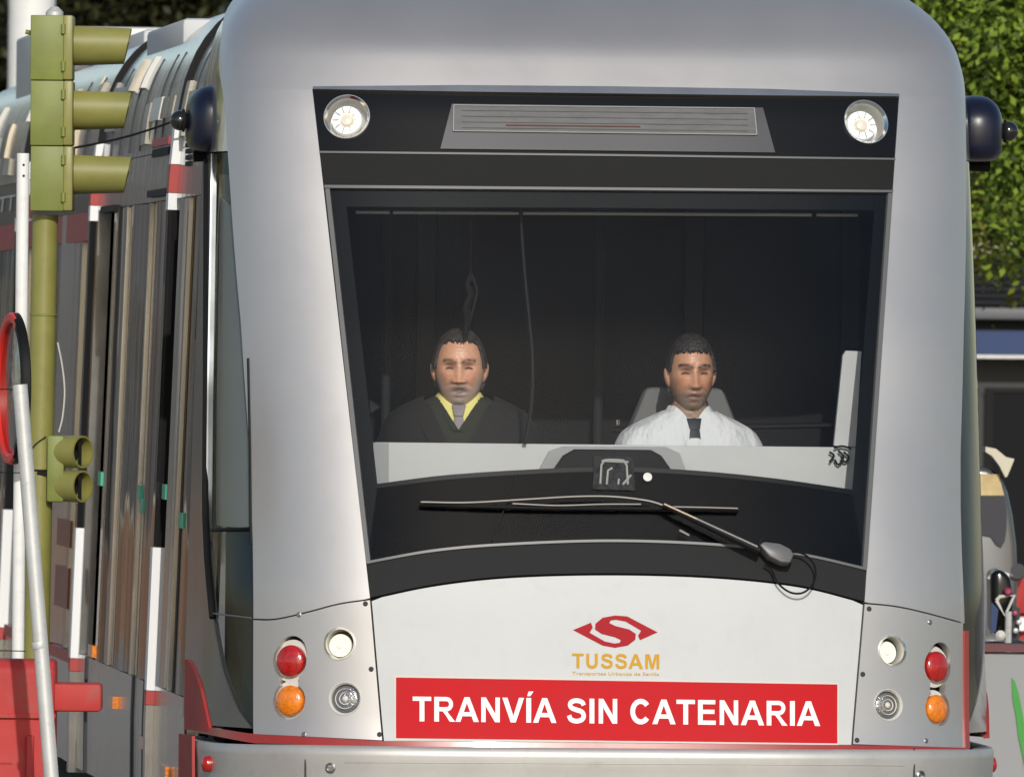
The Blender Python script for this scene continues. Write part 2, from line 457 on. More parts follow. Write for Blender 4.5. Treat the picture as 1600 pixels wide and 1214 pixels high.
# each row of pillars: outer -> inner, hood rows pass straight across
NP, NM = 22, 41
_sl = np.array([SZ(*q) for q in resample(SEAM_L, NP)]); _sl[0] = pl_out[0]; _sl[-1] = pl_in[0]
_sr = np.array([SZ(*q) for q in resample(SEAM_R, NP)]); _sr[0] = pr_in[0]
pr_out = outer_edge(1, _sr[-1][1], pr_in[-1][1], 40); _sr[-1] = pr_out[0]
def row_left(j):
    return [pl_out[j] * (1 - u) + pl_in[j] * u + (_sl[i] - pl_out[0] * (1 - u) - pl_in[0] * u) * (1 - j / 39) ** 3 for i, u in enumerate(np.linspace(0, 1, NP))]
def row_right(j):
    return [pr_in[j] * (1 - u) + pr_out[j] * u + (_sr[i] - pr_in[0] * (1 - u) - pr_out[0] * u) * (1 - j / 39) ** 3 for i, u in enumerate(np.linspace(0, 1, NP))]
zr = pr_in[-1][1]
addp(*grid_skin([row_left(j) for j in range(40)], 0.0, 0.03))
addp(*grid_skin([row_right(j) for j in range(40)], 0.0, 0.03))
hrows = []
for z in zs:
    k = max(0.0, min(1.0, (3.06 - z) / (3.06 - ztop)))
    sl, sr = pl_in[-1][0], pr_in[-1][0]
    so = s_out(min(z, _lz[-1]))
    L_ = [(-so * (1 - u) + sl * u, z) for u in np.linspace(0, 1, NP)]
    C_ = [(sl * (1 - u) + sr * u, z + (zr - ztop) * u * k) for u in np.linspace(0, 1, NM)][1:-1]
    R_ = [(sr * (1 - u) + so * u, z + (zr - ztop) * k * (1 - 0 * u)) for u in np.linspace(0, 1, NP)]
    hrows.append(np.array(L_ + C_ + R_))
addp(*grid_skin(hrows, 0.0, 0.03))
shell = obj('front_shell', V, F, M['silver'], tram, True, 50)
bm = bmesh.new(); bm.from_mesh(shell.data); bmesh.ops.remove_doubles(bm, verts=bm.verts[:], dist=0.0015); bm.to_mesh(shell.data); bm.free()

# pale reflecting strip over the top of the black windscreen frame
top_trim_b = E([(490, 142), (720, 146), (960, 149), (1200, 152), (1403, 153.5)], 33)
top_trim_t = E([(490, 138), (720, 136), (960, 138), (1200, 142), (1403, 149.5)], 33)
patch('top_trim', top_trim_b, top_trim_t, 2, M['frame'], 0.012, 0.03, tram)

# light panels either side and white centre panel
IL = [(597, 1157), (578, 936)]; IR = [(1333, 1163), (1351, 942)]
zb = SZ(597, 1157)[1]
sl_top = np.array([SZ(*q) for q in SEAM_L]); sr_top = np.array([SZ(*q) for q in SEAM_R]); sr_top[-1][0] = s_out(sr_top[-1][1])
sl_top[0][0] = -s_out(sl_top[0][1]); 
def lower_edge(pa, pb, n): return E([pa, pb], n)
lp_b = E([(396, 1146), (597, 1156)], 17); lp_b[0][0] = -s_out(lp_b[0][1])
rp_b = E([(1333, 1162), (1516, 1168)], 17)
sl_t2 = sl_top.copy(); sl_t2[:, 1] -= 0.005
sr_t2 = sr_top.copy(); sr_t2[:, 1] -= 0.005
panL = patch('light_panel', lp_b, sl_t2, 14, M['silver'], 0.0, 0.03, tram)
panR = patch('light_panel', rp_b, sr_t2, 14, M['silver'], 0.0, 0.03, tram)
wc_b = E([(600, 1157), (1330, 1163)], 41)
wc_t = np.array([SZ(*q) for q in ARCH]); wc_t = wc_t.copy(); wc_t[0] = SZ(581, 936); wc_t[-1] = SZ(1348, 942); wc_t[:, 1] -= 0.006
patch('centre_panel', wc_b, wc_t, 14, M['white'], 0.0, 0.03, tram)

# seams behind (dark backing so joints read as recessed lines)
bk_b = E([(400, 1150), (960, 1163), (1510, 1170)], 41); bk_t = E([(398, 925), (960, 880), (1510, 930)], 41)
patch('panel_backing', bk_b, bk_t, 6, M['gap'], -0.045, 0.02, tram)

# ---- windscreen assembly
TOPB_b = E([(499, 236), (960, 241), (1399, 247)], 41); TOPB_t = E([(489, 142), (960, 150), (1404, 153)], 41)
topband = patch('top_band', TOPB_b, TOPB_t, 6, M['black'], -0.004, 0.012, tram)
STR_b = E([(507, 289), (960, 293), (1396, 297)], 41); STR_t = E([(499.3, 240), (960, 245), (1398.6, 251)], 41)
patch('visor_strip', STR_b, STR_t, 4, M['band'], -0.002, 0.014, tram)
patch('trim_line', E([(499, 239.5), (960, 244.5), (1399, 250.5)], 41), E([(499, 236.5), (960, 241.5), (1399, 247.5)], 41), 1, M['edge'], 0.002, 0.016, tram)
patch('trim_line', E([(507, 294), (960, 297.5), (1395, 301)], 41), E([(507, 289.5), (960, 293.5), (1396, 297.5)], 41), 1, M['edge'], 0.002, 0.016, tram)
GT = [(508, 295), (960, 298), (1395, 302)]
GB = spline([(572, 877), (680, 858), (800, 848), (960, 843), (1120, 849), (1250, 864), (1354, 887)], 41)
gb = np.array([SZ(*q) for q in GB]); gt = E(GT, 41)
glass = patch('windscreen', gb, gt, 24, M['glass'], -0.006, 0.006, tram)
# rubber side trims
for (a, b) in ((((508, 295), (572, 880)), ((515, 295), (579, 880))), (((1388, 302), (1348, 888)), ((1395, 302), (1355, 888)))):
    patch('side_trim', E(a[::-1], 25), E(b[::-1], 25), 1, M['edge'], 0.001, 0.02, tram)
# black printed border on the inside of the glass
FO = -0.016
CLR_B = spline([(588, 760), (700, 746), (850, 736.5), (960, 734), (1070, 738), (1200, 750), (1335, 769)], 41)
patch('glass_border', gb, np.array([SZ(*q) for q in CLR_B]), 6, M['fritlow'], FO, 0.004, glass)
patch('glass_border', np.array([SZ(q[0], q[1] + 1) for q in CLR_B]), np.array([SZ(q[0], q[1] - 6) for q in CLR_B]), 1, M['frit'], FO + 0.002, 0.004, glass)
patch('glass_border', E([(572, 880), (508, 295)], 30), E([(589, 757), (538, 300)], 30), 4, M['frit'], FO, 0.004, glass)
patch('glass_border', E([(1354, 888), (1395, 302)], 30), E([(1334, 768), (1371, 304)], 30), 4, M['frit'], FO, 0.004, glass)
patch('glass_border', E([(512, 320), (960, 322), (1392, 326)], 30), E(GT, 30), 2, M['frit'], FO - 0.003, 0.004, glass)
# cowl band beneath the glass
cw_t = np.array([SZ(q[0], q[1] + 4) for q in GB]); cw_t[0] = SZ(573.5, 881); cw_t[-1] = SZ(1353, 891)
cw_b = np.array([SZ(q[0], q[1] - 1) for q in ARCH])
cowl = patch('cowl_band', cw_b, cw_t, 5, M['cowl'], -0.003, 0.02, tram)
patch('cowl_edge', cw_t, np.array([SZ(q[0], q[1]) for q in GB]), 1, M['edge'], 0.004, 0.02, tram)

# ---- destination display
DB = [(688, 233), (1211, 239)]; DT = [(706, 163), (1192, 169)]
disp = patch('destination_display', E(DB, 25), E(DT, 25), 4, M['display'], 0.002, 0.012, tram)
patch('display_mesh', E([(708, 205), (1182, 211)], 25), E([(709, 167), (1178, 172)], 25), 3, M['mesh'], 0.006, 0.006, disp)
fr = MB()
for a, b in (((708, 206), (1182, 212)), ((709, 166), (1178, 171)), ((708, 206), (709, 166)), ((1182, 212), (1178, 171))):
    fr.tube([P(*SZ(*q), 0.008) for q in resample([a, b], 14)], 0.0022, 6)
part('display_frame', fr, M['dashgrey'], disp)
for q in range(4):
    rl = MB(); y_ = 174 + q * 9
    rl.tube([P(*SZ(x, y_ + (x - 720) * 0.0115), 0.0085) for x in np.linspace(722, 1168, 30)], 0.0011, 5)
    part('led_row', rl, M['dashgrey2'], disp)
rr = MB()
rr.tube([P(*SZ(x, 197 + (x - 780) * 0.012), 0.0085) for x in np.linspace(790, 1000, 12)], 0.0022, 5)
part('display_red_line', rr, M['meshred'], disp)

# ---- lamps
def frame_at(px, py):
    s, z = SZ(px, py); return P(s, z), PN(s, z)
def cut_holes(panel, discs):
    c = MB()
    for (p, n, r) in discs: c.lathe([(r, -0.12), (r, 0.08)], p, n, 36)
    co = c.build('cutter', None)
    co.matrix_world = TMAT if panel.parent is tram else Matrix()
    co.parent = tram; co.matrix_parent_inverse = Matrix(); co.matrix_basis = Matrix()
    md = panel.modifiers.new('b', 'BOOLEAN'); md.operation = 'DIFFERENCE'; md.object = co; md.solver = 'EXACT'; md.use_self = True
    apply_mods(panel)
    me = co.data; bpy.data.objects.remove(co); bpy.data.meshes.remove(me)
    panel.data.polygons.foreach_set('use_smooth', [True] * len(panel.data.polygons)); panel.data.set_sharp_from_angle(angle=R(40))
PXM = 1 / 476.0
def dome(r, h, n=8): return [(r * math.cos(t), h * math.sin(t)) for t in np.linspace(0, math.pi / 2 * 0.98, n)]
def bowl_lamp(name, px, py, r, lit, depth=0.05, label=None):
    p, n = frame_at(px, py); r *= PXM
    mb = MB(); mb.lathe([(r * 1.0, -0.004), (r * 0.86, -depth), (r * 0.5, -depth - 0.006), (0.002, -depth - 0.008), (r * 0.5, -depth - 0.012), (r * 0.9, -depth - 0.006), (r * 1.04, -0.004), (r * 1.0, -0.004)], p, n, 36, False)
    bw = part(name, mb, M['bowl'], smooth=True)
    if label: bw['label'] = label
    k = MB(); k.lathe([(r * 0.94, -0.006), (r * 1.05, 0.003), (r * 1.08, 0.003), (r * 1.08, -0.004), (r * 0.94, -0.006)], p, n, 36, False)
    part('lamp_ring', k, M['chrome'] if lit else M['bezel'], bw, True)
    return bw, p, n, r
# headlights
hl_pos = {-1: (panL, [(530, 1005, 24)], [(539, 1091, 24)], [(452, 1032, 30), (451, 1094, 29)]),
          1: (panR, [(1395, 1016, 23)], [(1388, 1101, 23)], [(1466, 1041, 29), (1466, 1107, 27)])}
for sd, (pan, lit, dim, col) in hl_pos.items():
    discs = []
    for (x, y, r) in lit + dim + col:
        p, n = frame_at(x, y); discs.append((p, n, r * PXM))
    # upper crescent of the red lamp's recess
    x, y, r = col[0]
    p, n = frame_at(x + 4, y - 13); discs.append((p, n, (r - 4) * PXM))
    p, n = frame_at((col[0][0] + col[1][0]) / 2, (col[0][1] + col[1][1]) / 2); discs.append((p, n, 18 * PXM))
    cut_holes(pan, discs)
    for (x, y, r) in lit:
        bw, p, n, rr_ = bowl_lamp('headlight', x, y, r, True, label='lit white headlight')
        k = MB(); k.lathe([(0.001, -0.030), (rr_ * 0.74, -0.032), (rr_ * 0.74, -0.045)][::-1], p + np.array([-0.005, 0, -0.004]), n, 30)
        part('lit_lens', k, M['lit'], bw)
        k = MB(); k.lathe([(rr_ * 0.2, -0.026), (rr_ * 0.14, -0.022), (0.001, -0.02)], p + np.array([-0.005, 0, -0.004]), n, 16)
        part('bulb', k, M['lit'], bw)
    for (x, y, r) in dim:
        bw, p, n, rr_ = bowl_lamp('fog_lamp', x, y, r, False, 0.035, label='unlit grey glass lamp')
        k = MB(); k.lathe([(rr_ * 0.93 * math.cos(t), -0.02 + 0.014 * math.sin(t)) for t in np.linspace(0, 1.55, 8)], p, n, 30)
        part('grey_lens', k, M['greylens'], bw, True)
        k = MB()
        for q in (0.35, 0.62):
            k.lathe([(rr_ * q, -0.004), (rr_ * (q + .05), -0.002), (rr_ * (q + .05), -0.01), (rr_ * q, -0.004)], p, n, 28, False)
        k.lathe([(rr_ * 0.2, -0.004), (rr_ * 0.12, 0.0), (0.001, 0.001)], p, n, 16)
        part('lens_rings', k, M['bezel'] if sd < 0 else M['bulb'], bw)
    for i, (x, y, r) in enumerate(col):
        p, n = frame_at(x, y); rr_ = r * PXM
        k = MB(); k.lathe([(rr_ * 1.12, -0.05), (rr_ * 1.12, -0.022), (0.001, -0.02)], p, n, 30)
        bz = part('tail_lamp' if i == 0 else 'turn_signal', k, M['bezel'])
        rl_ = rr_ * 0.83
        k = MB(); k.lathe([(rl_, -0.03), (rl_, -0.008)] + [(rl_ * math.cos(t), -0.008 + 0.022 * math.sin(t)) for t in np.linspace(0.1, 1.54, 9)], p, n, 36)
        part('red_lens' if i == 0 else 'amber_lens', k, M['redlens'] if i == 0 else M['amber'], bz, True, 60)
# small drip below the left amber lamp, screws on the panels
for (x, y) in ((571, 943), (580, 1045), (593, 1147), (467, 960), (475, 1147), (1358, 951), (1348, 1053), (1339, 1156), (1453, 972), (1447, 1157)):
    p, n = frame_at(x, y); k = MB(); k.lathe([(0.0085, -0.004), (0.0085, 0.0015), (0.006, 0.003), (0.001, 0.003)], p, n, 12)
    part('screw', k, M['gap'] if x not in (467, 475, 1453, 1447) else M['screw'])
# the two top lamps behind the black band
discs = []
tops = [(542, 183, 34), (1353, 191, 34)]
for (x, y, r) in tops:
    p, n = frame_at(x, y); discs.append((p, n, r * PXM))
cut_holes(topband, discs)
# push a hole in the shell is not needed: the band has nothing but the cab behind it
for (x, y, r) in tops:
    bw, p, n, rr_ = bowl_lamp('marker_headlight', x, y, r, True, 0.07, label='round lit marker lamp high in the black band')
    c = p + np.array([-0.004, 0, 0])
    k = MB(); k.lathe([(rr_ * 0.72, -0.045), (rr_ * 0.68, -0.03), (rr_ * 0.42, -0.028), (rr_ * 0.34, -0.042), (0.001, -0.044), (rr_ * 0.5, -0.05), (rr_ * 0.72, -0.045)], c, n, 32, False)
    part('glow_ring', k, M['litring'], bw, True)
    k = MB(); k.lathe([(rr_ * 0.33, -0.042), (rr_ * 0.26, -0.026), (0.001, -0.02)], c, n, 20)
    part('bulb', k, M['bulb'], bw, True)
    k = MB()
    for q in range(10):
        w = q * math.pi * 2 / 10; ux = np.array([1, 0, 0]); uz = np.cross(n, ux); uz /= np.linalg.norm(uz)
        d = math.cos(w) * ux + math.sin(w) * uz
        k.tube([c + d * rr_ * 0.36 - n * 0.026, c + d * rr_ * 0.66 - n * 0.027], 0.0016, 5)
    part('reflector_ribs', k, M['dashgrey'], bw)

# ---- banner, emblem, lettering (flat print laid on the panel)
BQ = [(619, 1153), (1308, 1161), (1308, 1069), (619, 1058)]
def banner_px(u, v):      # u along, v up, 0..1
    b = np.array(BQ[0]) * (1 - u) + np.array(BQ[1]) * u; t = np.array(BQ[3]) * (1 - u) + np.array(BQ[2]) * u
    return b * (1 - v) + t * v
ban = patch('banner', E([BQ[0], BQ[1]], 31), E([BQ[3], BQ[2]], 31), 4, M['banner'], 0.003, 0.003, tram)
wb = MB()
patch('banner_margin', E([(616, 1156), (1310.5, 1163.5)], 31), E([(616, 1055), (1310.5, 1066.5)], 31), 4, M['margin'], 0.0015, 0.002, tram)

def _ribbon(path, w):
    p = np.array(path, float); d = np.gradient(p, axis=0); d /= np.linalg.norm(d, axis=1, keepdims=True) + 1e-9
    nrm = np.stack([-d[:, 1], d[:, 0]], 1); a = p + nrm * w / 2; b = p - nrm * w / 2
    return [[tuple(a[i]), tuple(a[i + 1]), tuple(b[i + 1]), tuple(b[i])] for i in range(len(p) - 1)]
def _arc(cx, cy, rx, ry, a0, a1, n=18): return [(cx + rx * math.cos(R(t)), cy + ry * math.sin(R(t))) for t in np.linspace(a0, a1, n)]
GLYPH = {
    'T': (611, [[(21, 716), (21, 595), (232, 595), (380, 595), (590, 595), (590, 716)], [(232, 595), (232, 0), (380, 0), (380, 595)]]),
    'I': (278, [[(68, 0), (216, 0), (216, 716), (68, 716)]]),
    '\u00cd': (278, [[(68, 0), (216, 0), (216, 716), (68, 716)], [(95, 770), (190, 770), (290, 905), (140, 905)]]),
    'N': (722, [[(73, 0), (207, 0), (207, 467), (207, 716), (73, 716)], [(207, 467), (496, 0), (507, 0), (507, 238), (214, 716), (207, 716)], [(507, 0), (641, 0), (641, 716), (507, 716)]]),
    'V': (667, [[(254, 0), (336, 0), (336, 186), (155, 716), (-2, 716)], [(336, 0), (409, 0), (665, 716), (511, 716), (336, 186)]]),
    'A': (722, [[(212, 163), (498, 163), (451, 284), (257, 284)], [(0, 0), (153, 0), (212, 163), (257, 284), (353, 549), (355, 716), (279, 716)],
                [(718, 0), (432, 716), (355, 716), (353, 549), (451, 284), (498, 163), (560, 0)]]),
    'E': (667, [[(73, 0), (218, 0), (218, 716), (73, 716)], [(218, 595), (604, 595), (604, 716), (218, 716)], [(218, 315), (577, 315), (577, 436), (218, 436)], [(218, 0), (618, 0), (618, 121), (218, 121)]]),
    'U': (722, _ribbon([(145, 716), (145, 500), (145, 300)] + _arc(357.5, 262, 212.5, 203, 180, 360, 22) + [(570, 300), (570, 500), (570, 716)], 146)),
    'M': (833, [[(71, 0), (205, 0), (205, 564), (205, 716), (71, 716)], [(205, 564), (347, 0), (417, 0), (417, 228), (287, 716), (205, 716)],
                [(417, 0), (486, 0), (628, 564), (628, 716), (545, 716), (417, 228)], [(628, 0), (762, 0), (762, 716), (628, 716)]]),
    'R': (722, [[(73, 0), (218, 0), (218, 716), (73, 716)], [(330, 299), (470, 296), (560, 180), (715, 0), (548, 0), (420, 190)]] +
          _ribbon([(218, 655), (330, 655), (440, 655)] + _arc(440, 507, 148, 148, 90, -90, 18) + [(330, 359), (218, 359)], 121)),
    'C': (722, _ribbon(_arc(366, 358, 248, 298, 38, 322, 34), 146)),
    'S': (667, _ribbon([tuple(q) for q in spline([(556, 520), (505, 610), (340, 656), (180, 615), (135, 525), (190, 440), (340, 385), (500, 330), (556, 215), (500, 105), (335, 58), (165, 105), (105, 225)], 44)], 136)),
    ' ': (278, []),
}
def glyph_mesh(body, spacing=1.0):
    bm = bmesh.new(); x = 0
    for ch in body:
        w, polys = GLYPH[ch]
        for pl in polys:
            vs_ = [bm.verts.new(((a + x) / 1000, b / 1000, 0)) for a, b in pl]; bm.faces.new(vs_)
        x += w * spacing
    bmesh.ops.triangulate(bm, faces=bm.faces[:]); bmesh.ops.recalc_face_normals(bm, faces=bm.faces[:])
    Vt = np.array([v.co for v in bm.verts]); bm.verts.index_update(); Ft = [tuple(v.index for v in f.verts) for f in bm.faces]
    bm.free(); return Vt, Ft
def text_mesh(body, bold=0.0, spacing=1.0):
    cu = bpy.data.curves.new('t', 'FONT'); cu.body = body; cu.size = 1.0; cu.offset = bold; cu.resolution_u = 4; cu.space_character = spacing
    o = bpy.data.objects.new('t', cu); COL.objects.link(o)
    dg = bpy.context.evaluated_depsgraph_get(); dg.update()
    me = bpy.data.meshes.new_from_object(o.evaluated_get(dg))
    bm = bmesh.new(); bm.from_mesh(me)
    bmesh.ops.triangulate(bm, faces=bm.faces[:])
    Vt = np.array([v.co for v in bm.verts]); Ft = [tuple(v.index for v in f.verts) for f in bm.faces]
    bm.free(); bpy.data.objects.remove(o); bpy.data.curves.remove(cu)
    return Vt, Ft
def lettering(name, body, fn, m, parent, bold, off, spacing=1.0):
    if not bold:
        Vt, Ft = text_mesh(body, 0.0, spacing); groups = [(Vt, Ft)]; capV, _ = text_mesh('T', 0.0)
    else:
        groups = []; x = 0; capV, _ = glyph_mesh('T')
        for ch in body:
            if ch != ' ':
                gv, gf = glyph_mesh(ch); gv = gv + np.array((x / 1000, 0, 0)); groups.append((gv, gf))
            x += GLYPH[ch][0] * spacing
    x0 = min(g_[0][:, 0].min() for g_ in groups); x1 = max(g_[0][:, 0].max() for g_ in groups)
    y0, y1 = capV[:, 1].min(), capV[:, 1].max()
    for Vt, Ft in groups:
        Vo = [P(*SZ(*fn((v[0] - x0) / (x1 - x0), (v[1] - y0) / (y1 - y0))), off) for v in Vt]
        o = obj(name, Vo, Ft, m, parent)
        if not bold: o['kind'] = 'stuff'
lettering('letter', 'TRANV\u00cdA SIN CATENARIA', lambda u, v: (np.array((645, 1126.5)) * (1 - u) + np.array((1281, 1134)) * u) + np.array((0, -38.5)) * v,
          M['print_white'], ban, 0.022, 0.0045)
emb = bpy.data.objects
EM = [(535, 193), (400, 122), (345, 118), (290, 128), (258, 155), (256, 180), (285, 200), (345, 215), (372, 228), (366, 240), (343, 243), (300, 234),
      (232, 195), (246, 172), (238, 150), (158, 183), (290, 252), (345, 262), (402, 252), (436, 226), (438, 200), (408, 180), (347, 165), (320, 152),
      (326, 140), (350, 137), (393, 145), (462, 186), (448, 208), (457, 228)]
emp = [(840 + x / 2.857, 920 + y / 2.857) for x, y in EM]
bmx = bmesh.new()
vs = [bmx.verts.new((x, y, 0)) for x, y in emp]; f = bmx.faces.new(vs); bmesh.ops.triangulate(bmx, faces=[f])
Ve = [P(*SZ(v.co.x, v.co.y), 0.002) for v in bmx.verts]; bmx.verts.index_update()
Fe = [tuple(v.index for v in f.verts) for f in bmx.faces]; bmx.free()
emb = obj('emblem', Ve, Fe, M['emblem'], tram)
lettering('letter', 'TUSSAM', lambda u, v: (np.array((894, 1043.5)) * (1 - u) + np.array((1030, 1045)) * u) + np.array((0, -23)) * v, M['gold'], emb, 0.03, 0.002, spacing=1.05)
lettering('small_print', 'Transportes Urbanos de Sevilla', lambda u, v: (np.array((894, 1054)) * (1 - u) + np.array((1030, 1055.5)) * u) + np.array((0, -5)) * v, M['gold'], emb, 0.0, 0.002)

# ---- red stripe and bumper
def ring(pts, n): return E(pts, n)
RS_T = [(330, 1136), (396, 1146.5), (600, 1158), (960, 1161), (1333, 1164), (1512, 1168)]
RS_B = [(300, 1142), (396, 1161), (600, 1167), (960, 1170), (1333, 1173), (1512, 1174)]
patch('red_stripe', E(RS_B, 61), E(RS_T, 61), 2, M['red'], 0.006, 0.03, tram)
# bumper: its own skin, a little proud of the stripe, wrapping both corners
zs_b = [0.22, 0.30, 0.40, 0.50, 0.56, 0.592, 0.612, 0.622, 0.624]
of_b = [0.01, 0.03, 0.042, 0.046, 0.050, 0.058, 0.060, 0.050, 0.02]
zl = SZ(960, 1172)[1]
rows_V = []
S_b = np.linspace(-2.05, 2.05, 120)
nb = len(S_b)
Vb = []; Fb = []
for z, o_ in zip(zs_b, of_b):
    for s in S_b:
        zz = z + (zl - 0.624)
        Vb.append(P(s, zz, o_ * (1 - 0.75 * min(1, max(0, (abs(s) - 1.0) / 0.5)))))
for j in range(len(zs_b) - 1):
    for i in range(nb - 1):
        a = j * nb + i; Fb.append((a, a + 1, a + nb + 1, a + nb))
m_ = len(Vb)
for z, o_ in zip(zs_b, of_b):
    for s in S_b: Vb.append(P(s, z + (zl - 0.624), -0.05))
for j in range(len(zs_b) - 1):
    for i in range(nb - 1):
        a = m_ + j * nb + i; Fb.append((a, a + nb, a + nb + 1, a + 1))
for i in range(nb - 1):
    t0 = (len(zs_b) - 1) * nb
    Fb.append((t0 + i, t0 + i + 1, m_ + t0 + i + 1, m_ + t0 + i)); Fb.append((i, m_ + i, m_ + i + 1, i + 1))
for j in range(len(zs_b) - 1):
    a = j * nb; Fb.append((a, a + nb, m_ + a + nb, m_ + a)); a += nb - 1; Fb.append((a, m_ + a, m_ + a + nb, a + nb))
bump = obj('bumper', Vb, Fb, M['bumper'], tram, True, 50)
k = MB()
for x in (487, 1415):
    k.tube([P(*SZ(x, y), 0.052) for y in np.linspace(1172, 1230, 8)], 0.003, 6)
part('bumper_seam', k, M['gap'], bump)
for (x, y) in ((524, 1199), (1424, 1211)):
    p, n = frame_at(x, y); kk = MB(); kk.lathe([(0.017, 0.03), (0.017, 0.056), (0.012, 0.059), (0.011, 0.05), (0.001, 0.05)], p, n, 20)
    part('tow_cover', kk, M['screw'], bump, True)
# long highlight groove on the bumper face
k = MB(); k.tube([P(*SZ(x, 1191 + (x - 540) * 0.006), 0.053) for x in np.linspace(545, 1400, 40)], 0.0035, 6)
part('bumper_rib', k, M['bumper'], bump, True)
for (x, y) in ((337, 1193), (1547, 1200)):
    s, z = SZ(x, y, hi=2.3) if x < 800 else (1.72, SZ(1400, 1205)[1])
    p, n = P(s, z), PN(s, z)
    kk = MB(); kk.lathe([(0.027, 0.0), (0.027, 0.036), (0.023, 0.043), (0.013, 0.048), (0.001, 0.049)], p, n, 24)
    part('corner_reflector', kk, M['redlens'], tram, True, 60)

# ---- cab side windows, side shells and the red corner fins (left built in detail, right mirrored)
def mirror(e): e = e.copy(); e[:, 0] *= -1; return e
WB = E([(322, 800), (326, 900), (334, 980), (348, 1050), (370, 1105), (395, 1138)], 30)      # curved rear/lower edge of the window
WBu = E([(322, 800), (324, 600), (327, 420), (330, 240)], 30)
rear = np.concatenate([WB[::-1], WBu[1:]])
rear_z = rear[:, 1]; rear_s = rear[:, 0]
front = np.array([(-s_out(z) - 0.004, z) for z in rear_z])
front[0] = rear[0] + np.array([0.004, 0])
sw = patch('cab_side_window', rear, front, 8, M['sideglass'], -0.004, 0.006, tram)
patch('cab_side_window', mirror(rear), mirror(front), 8, M['glossdark'], -0.004, 0.006, tram)
# grey roller blind just inside the left cab window
def sub(e, z0, z1, n):
    zs_ = np.linspace(z0, z1, n); o = np.argsort(e[:, 1]); return np.array([(np.interp(z, e[o, 1], e[o, 0]), z) for z in zs_])
z_a, z_b = SZ(350, 822)[1], SZ(350, 322)[1]
e1, e2 = sub(rear, z_a, z_b, 20), sub(front, z_a, z_b, 20)
bl_b, bl_t = e1 * 0.94 + e2 * 0.06, e1 * 0.06 + e2 * 0.94
bl_b[-1][1] += 0.03
patch('side_blind', bl_b, bl_t, 6, M['blind'], -0.03, 0.01, tram)
e1, e2 = sub(rear, 0.7, SZ(350, 240)[1], 40), sub(front, 0.7, SZ(350, 240)[1], 40)
patch('side_window_backing', e1, e2, 6, M['cab'], -0.07, 0.01, tram)
k = MB(); k.tube([P(*SZ(x, 958 + (x - 333) * 0.12), 0.002) for x in np.linspace(334, 394, 10)], 0.003, 6)
part('side_window_bar', k, M['edge'], sw)
k = MB(); k.tube([P(*SZ(x, y), 0.0) for x, y in resample([(388, 560), (391, 700), (392.5, 850)], 12)], 0.005, 6); part('side_window_seal', k, M['rubber'], sw)
k = MB(); k.tube([P(*SZ(x, y), 0.0) for x, y in resample([(331, 828), (391, 826)], 8)], 0.006, 6); part('side_window_seal', k, M['rubber'], sw)
k = MB(); k.tube([P(*SZ(x, y), 0.001) for x, y in resample([(324, 250), (323, 560), (321.5, 800), (325, 880), (333, 965)], 24)], 0.012, 8); part('side_window_seal', k, M['rubber'], sw)

Y1 = 1.55
def side_edge(y, z0, z1, n, sgn=-1): return np.array([(sgn * -side_s(y, z), z) for z in np.linspace(z0, z1, n)])
# grey shell between the window and the cab door
zA, zB = 0.68, SZ(330, 240)[1]
sh_f = sub(rear, zA, zB, 40); sh_f[:, 0] -= 0.006
sh_r = side_edge(Y1, zA, zB, 40)
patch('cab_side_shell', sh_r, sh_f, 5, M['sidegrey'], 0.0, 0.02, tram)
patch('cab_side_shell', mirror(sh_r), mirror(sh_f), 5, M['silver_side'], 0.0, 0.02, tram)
# upper corner above the window: continues to the roof
zt = np.concatenate([np.linspace(zB + 0.004, 3.06, 16), np.linspace(3.08, 3.275, 10)])
for sgn in (-1, 1):
    ef = np.array([(sgn * (s_out(min(z, _lz[-1])) + 0.003), z) for z in zt]); er = np.array([(sgn * -side_s(max(Y1, Rz(z) + Az(z) + 0.3), z), z) for z in zt])
    patch('roof_corner', er, ef, 6, M['silver_side'], -0.002, 0.03, tram)
# red fin climbing the corner behind the bumper
fin_t = E([(292, 1030), (296, 1028), (306, 1045), (316, 1075), (324, 1110), (330, 1138)], 16)
fin_b = E([(291, 1139), (298, 1140), (306, 1141), (314, 1142), (322, 1143), (329, 1144)], 16)
patch('corner_fin', fin_b, fin_t, 4, M['barrier'], 0.007, 0.02, tram)['label'] = 'red fin at the corner above the bumper'
patch('corner_fin', mirror(fin_b), mirror(fin_t), 4, M['red'], 0.007, 0.02, tram)
# right corner: narrow red upright beside the light panel
zr0, zr1 = SZ(1512, 1168)[1], SZ(1512, 985)[1]
ru_a = np.array([(s_out(z) + 0.01, z) for z in np.linspace(zr0, zr1, 12)]); ru_b = ru_a + np.array([0.026, 0])
patch('red_upright', ru_a, ru_b, 2, M['red'], 0.006, 0.02, tram)
# bumper's red cap behind the left corner
k = E([(293, 1214), (316, 1214)], 4); k2 = E([(293, 1146), (314, 1150)], 4)
patch('corner_cap', np.array([(s, z - 0.3) for s, z in k]), k2, 6, M['barrier'], 0.03, 0.01, bump)

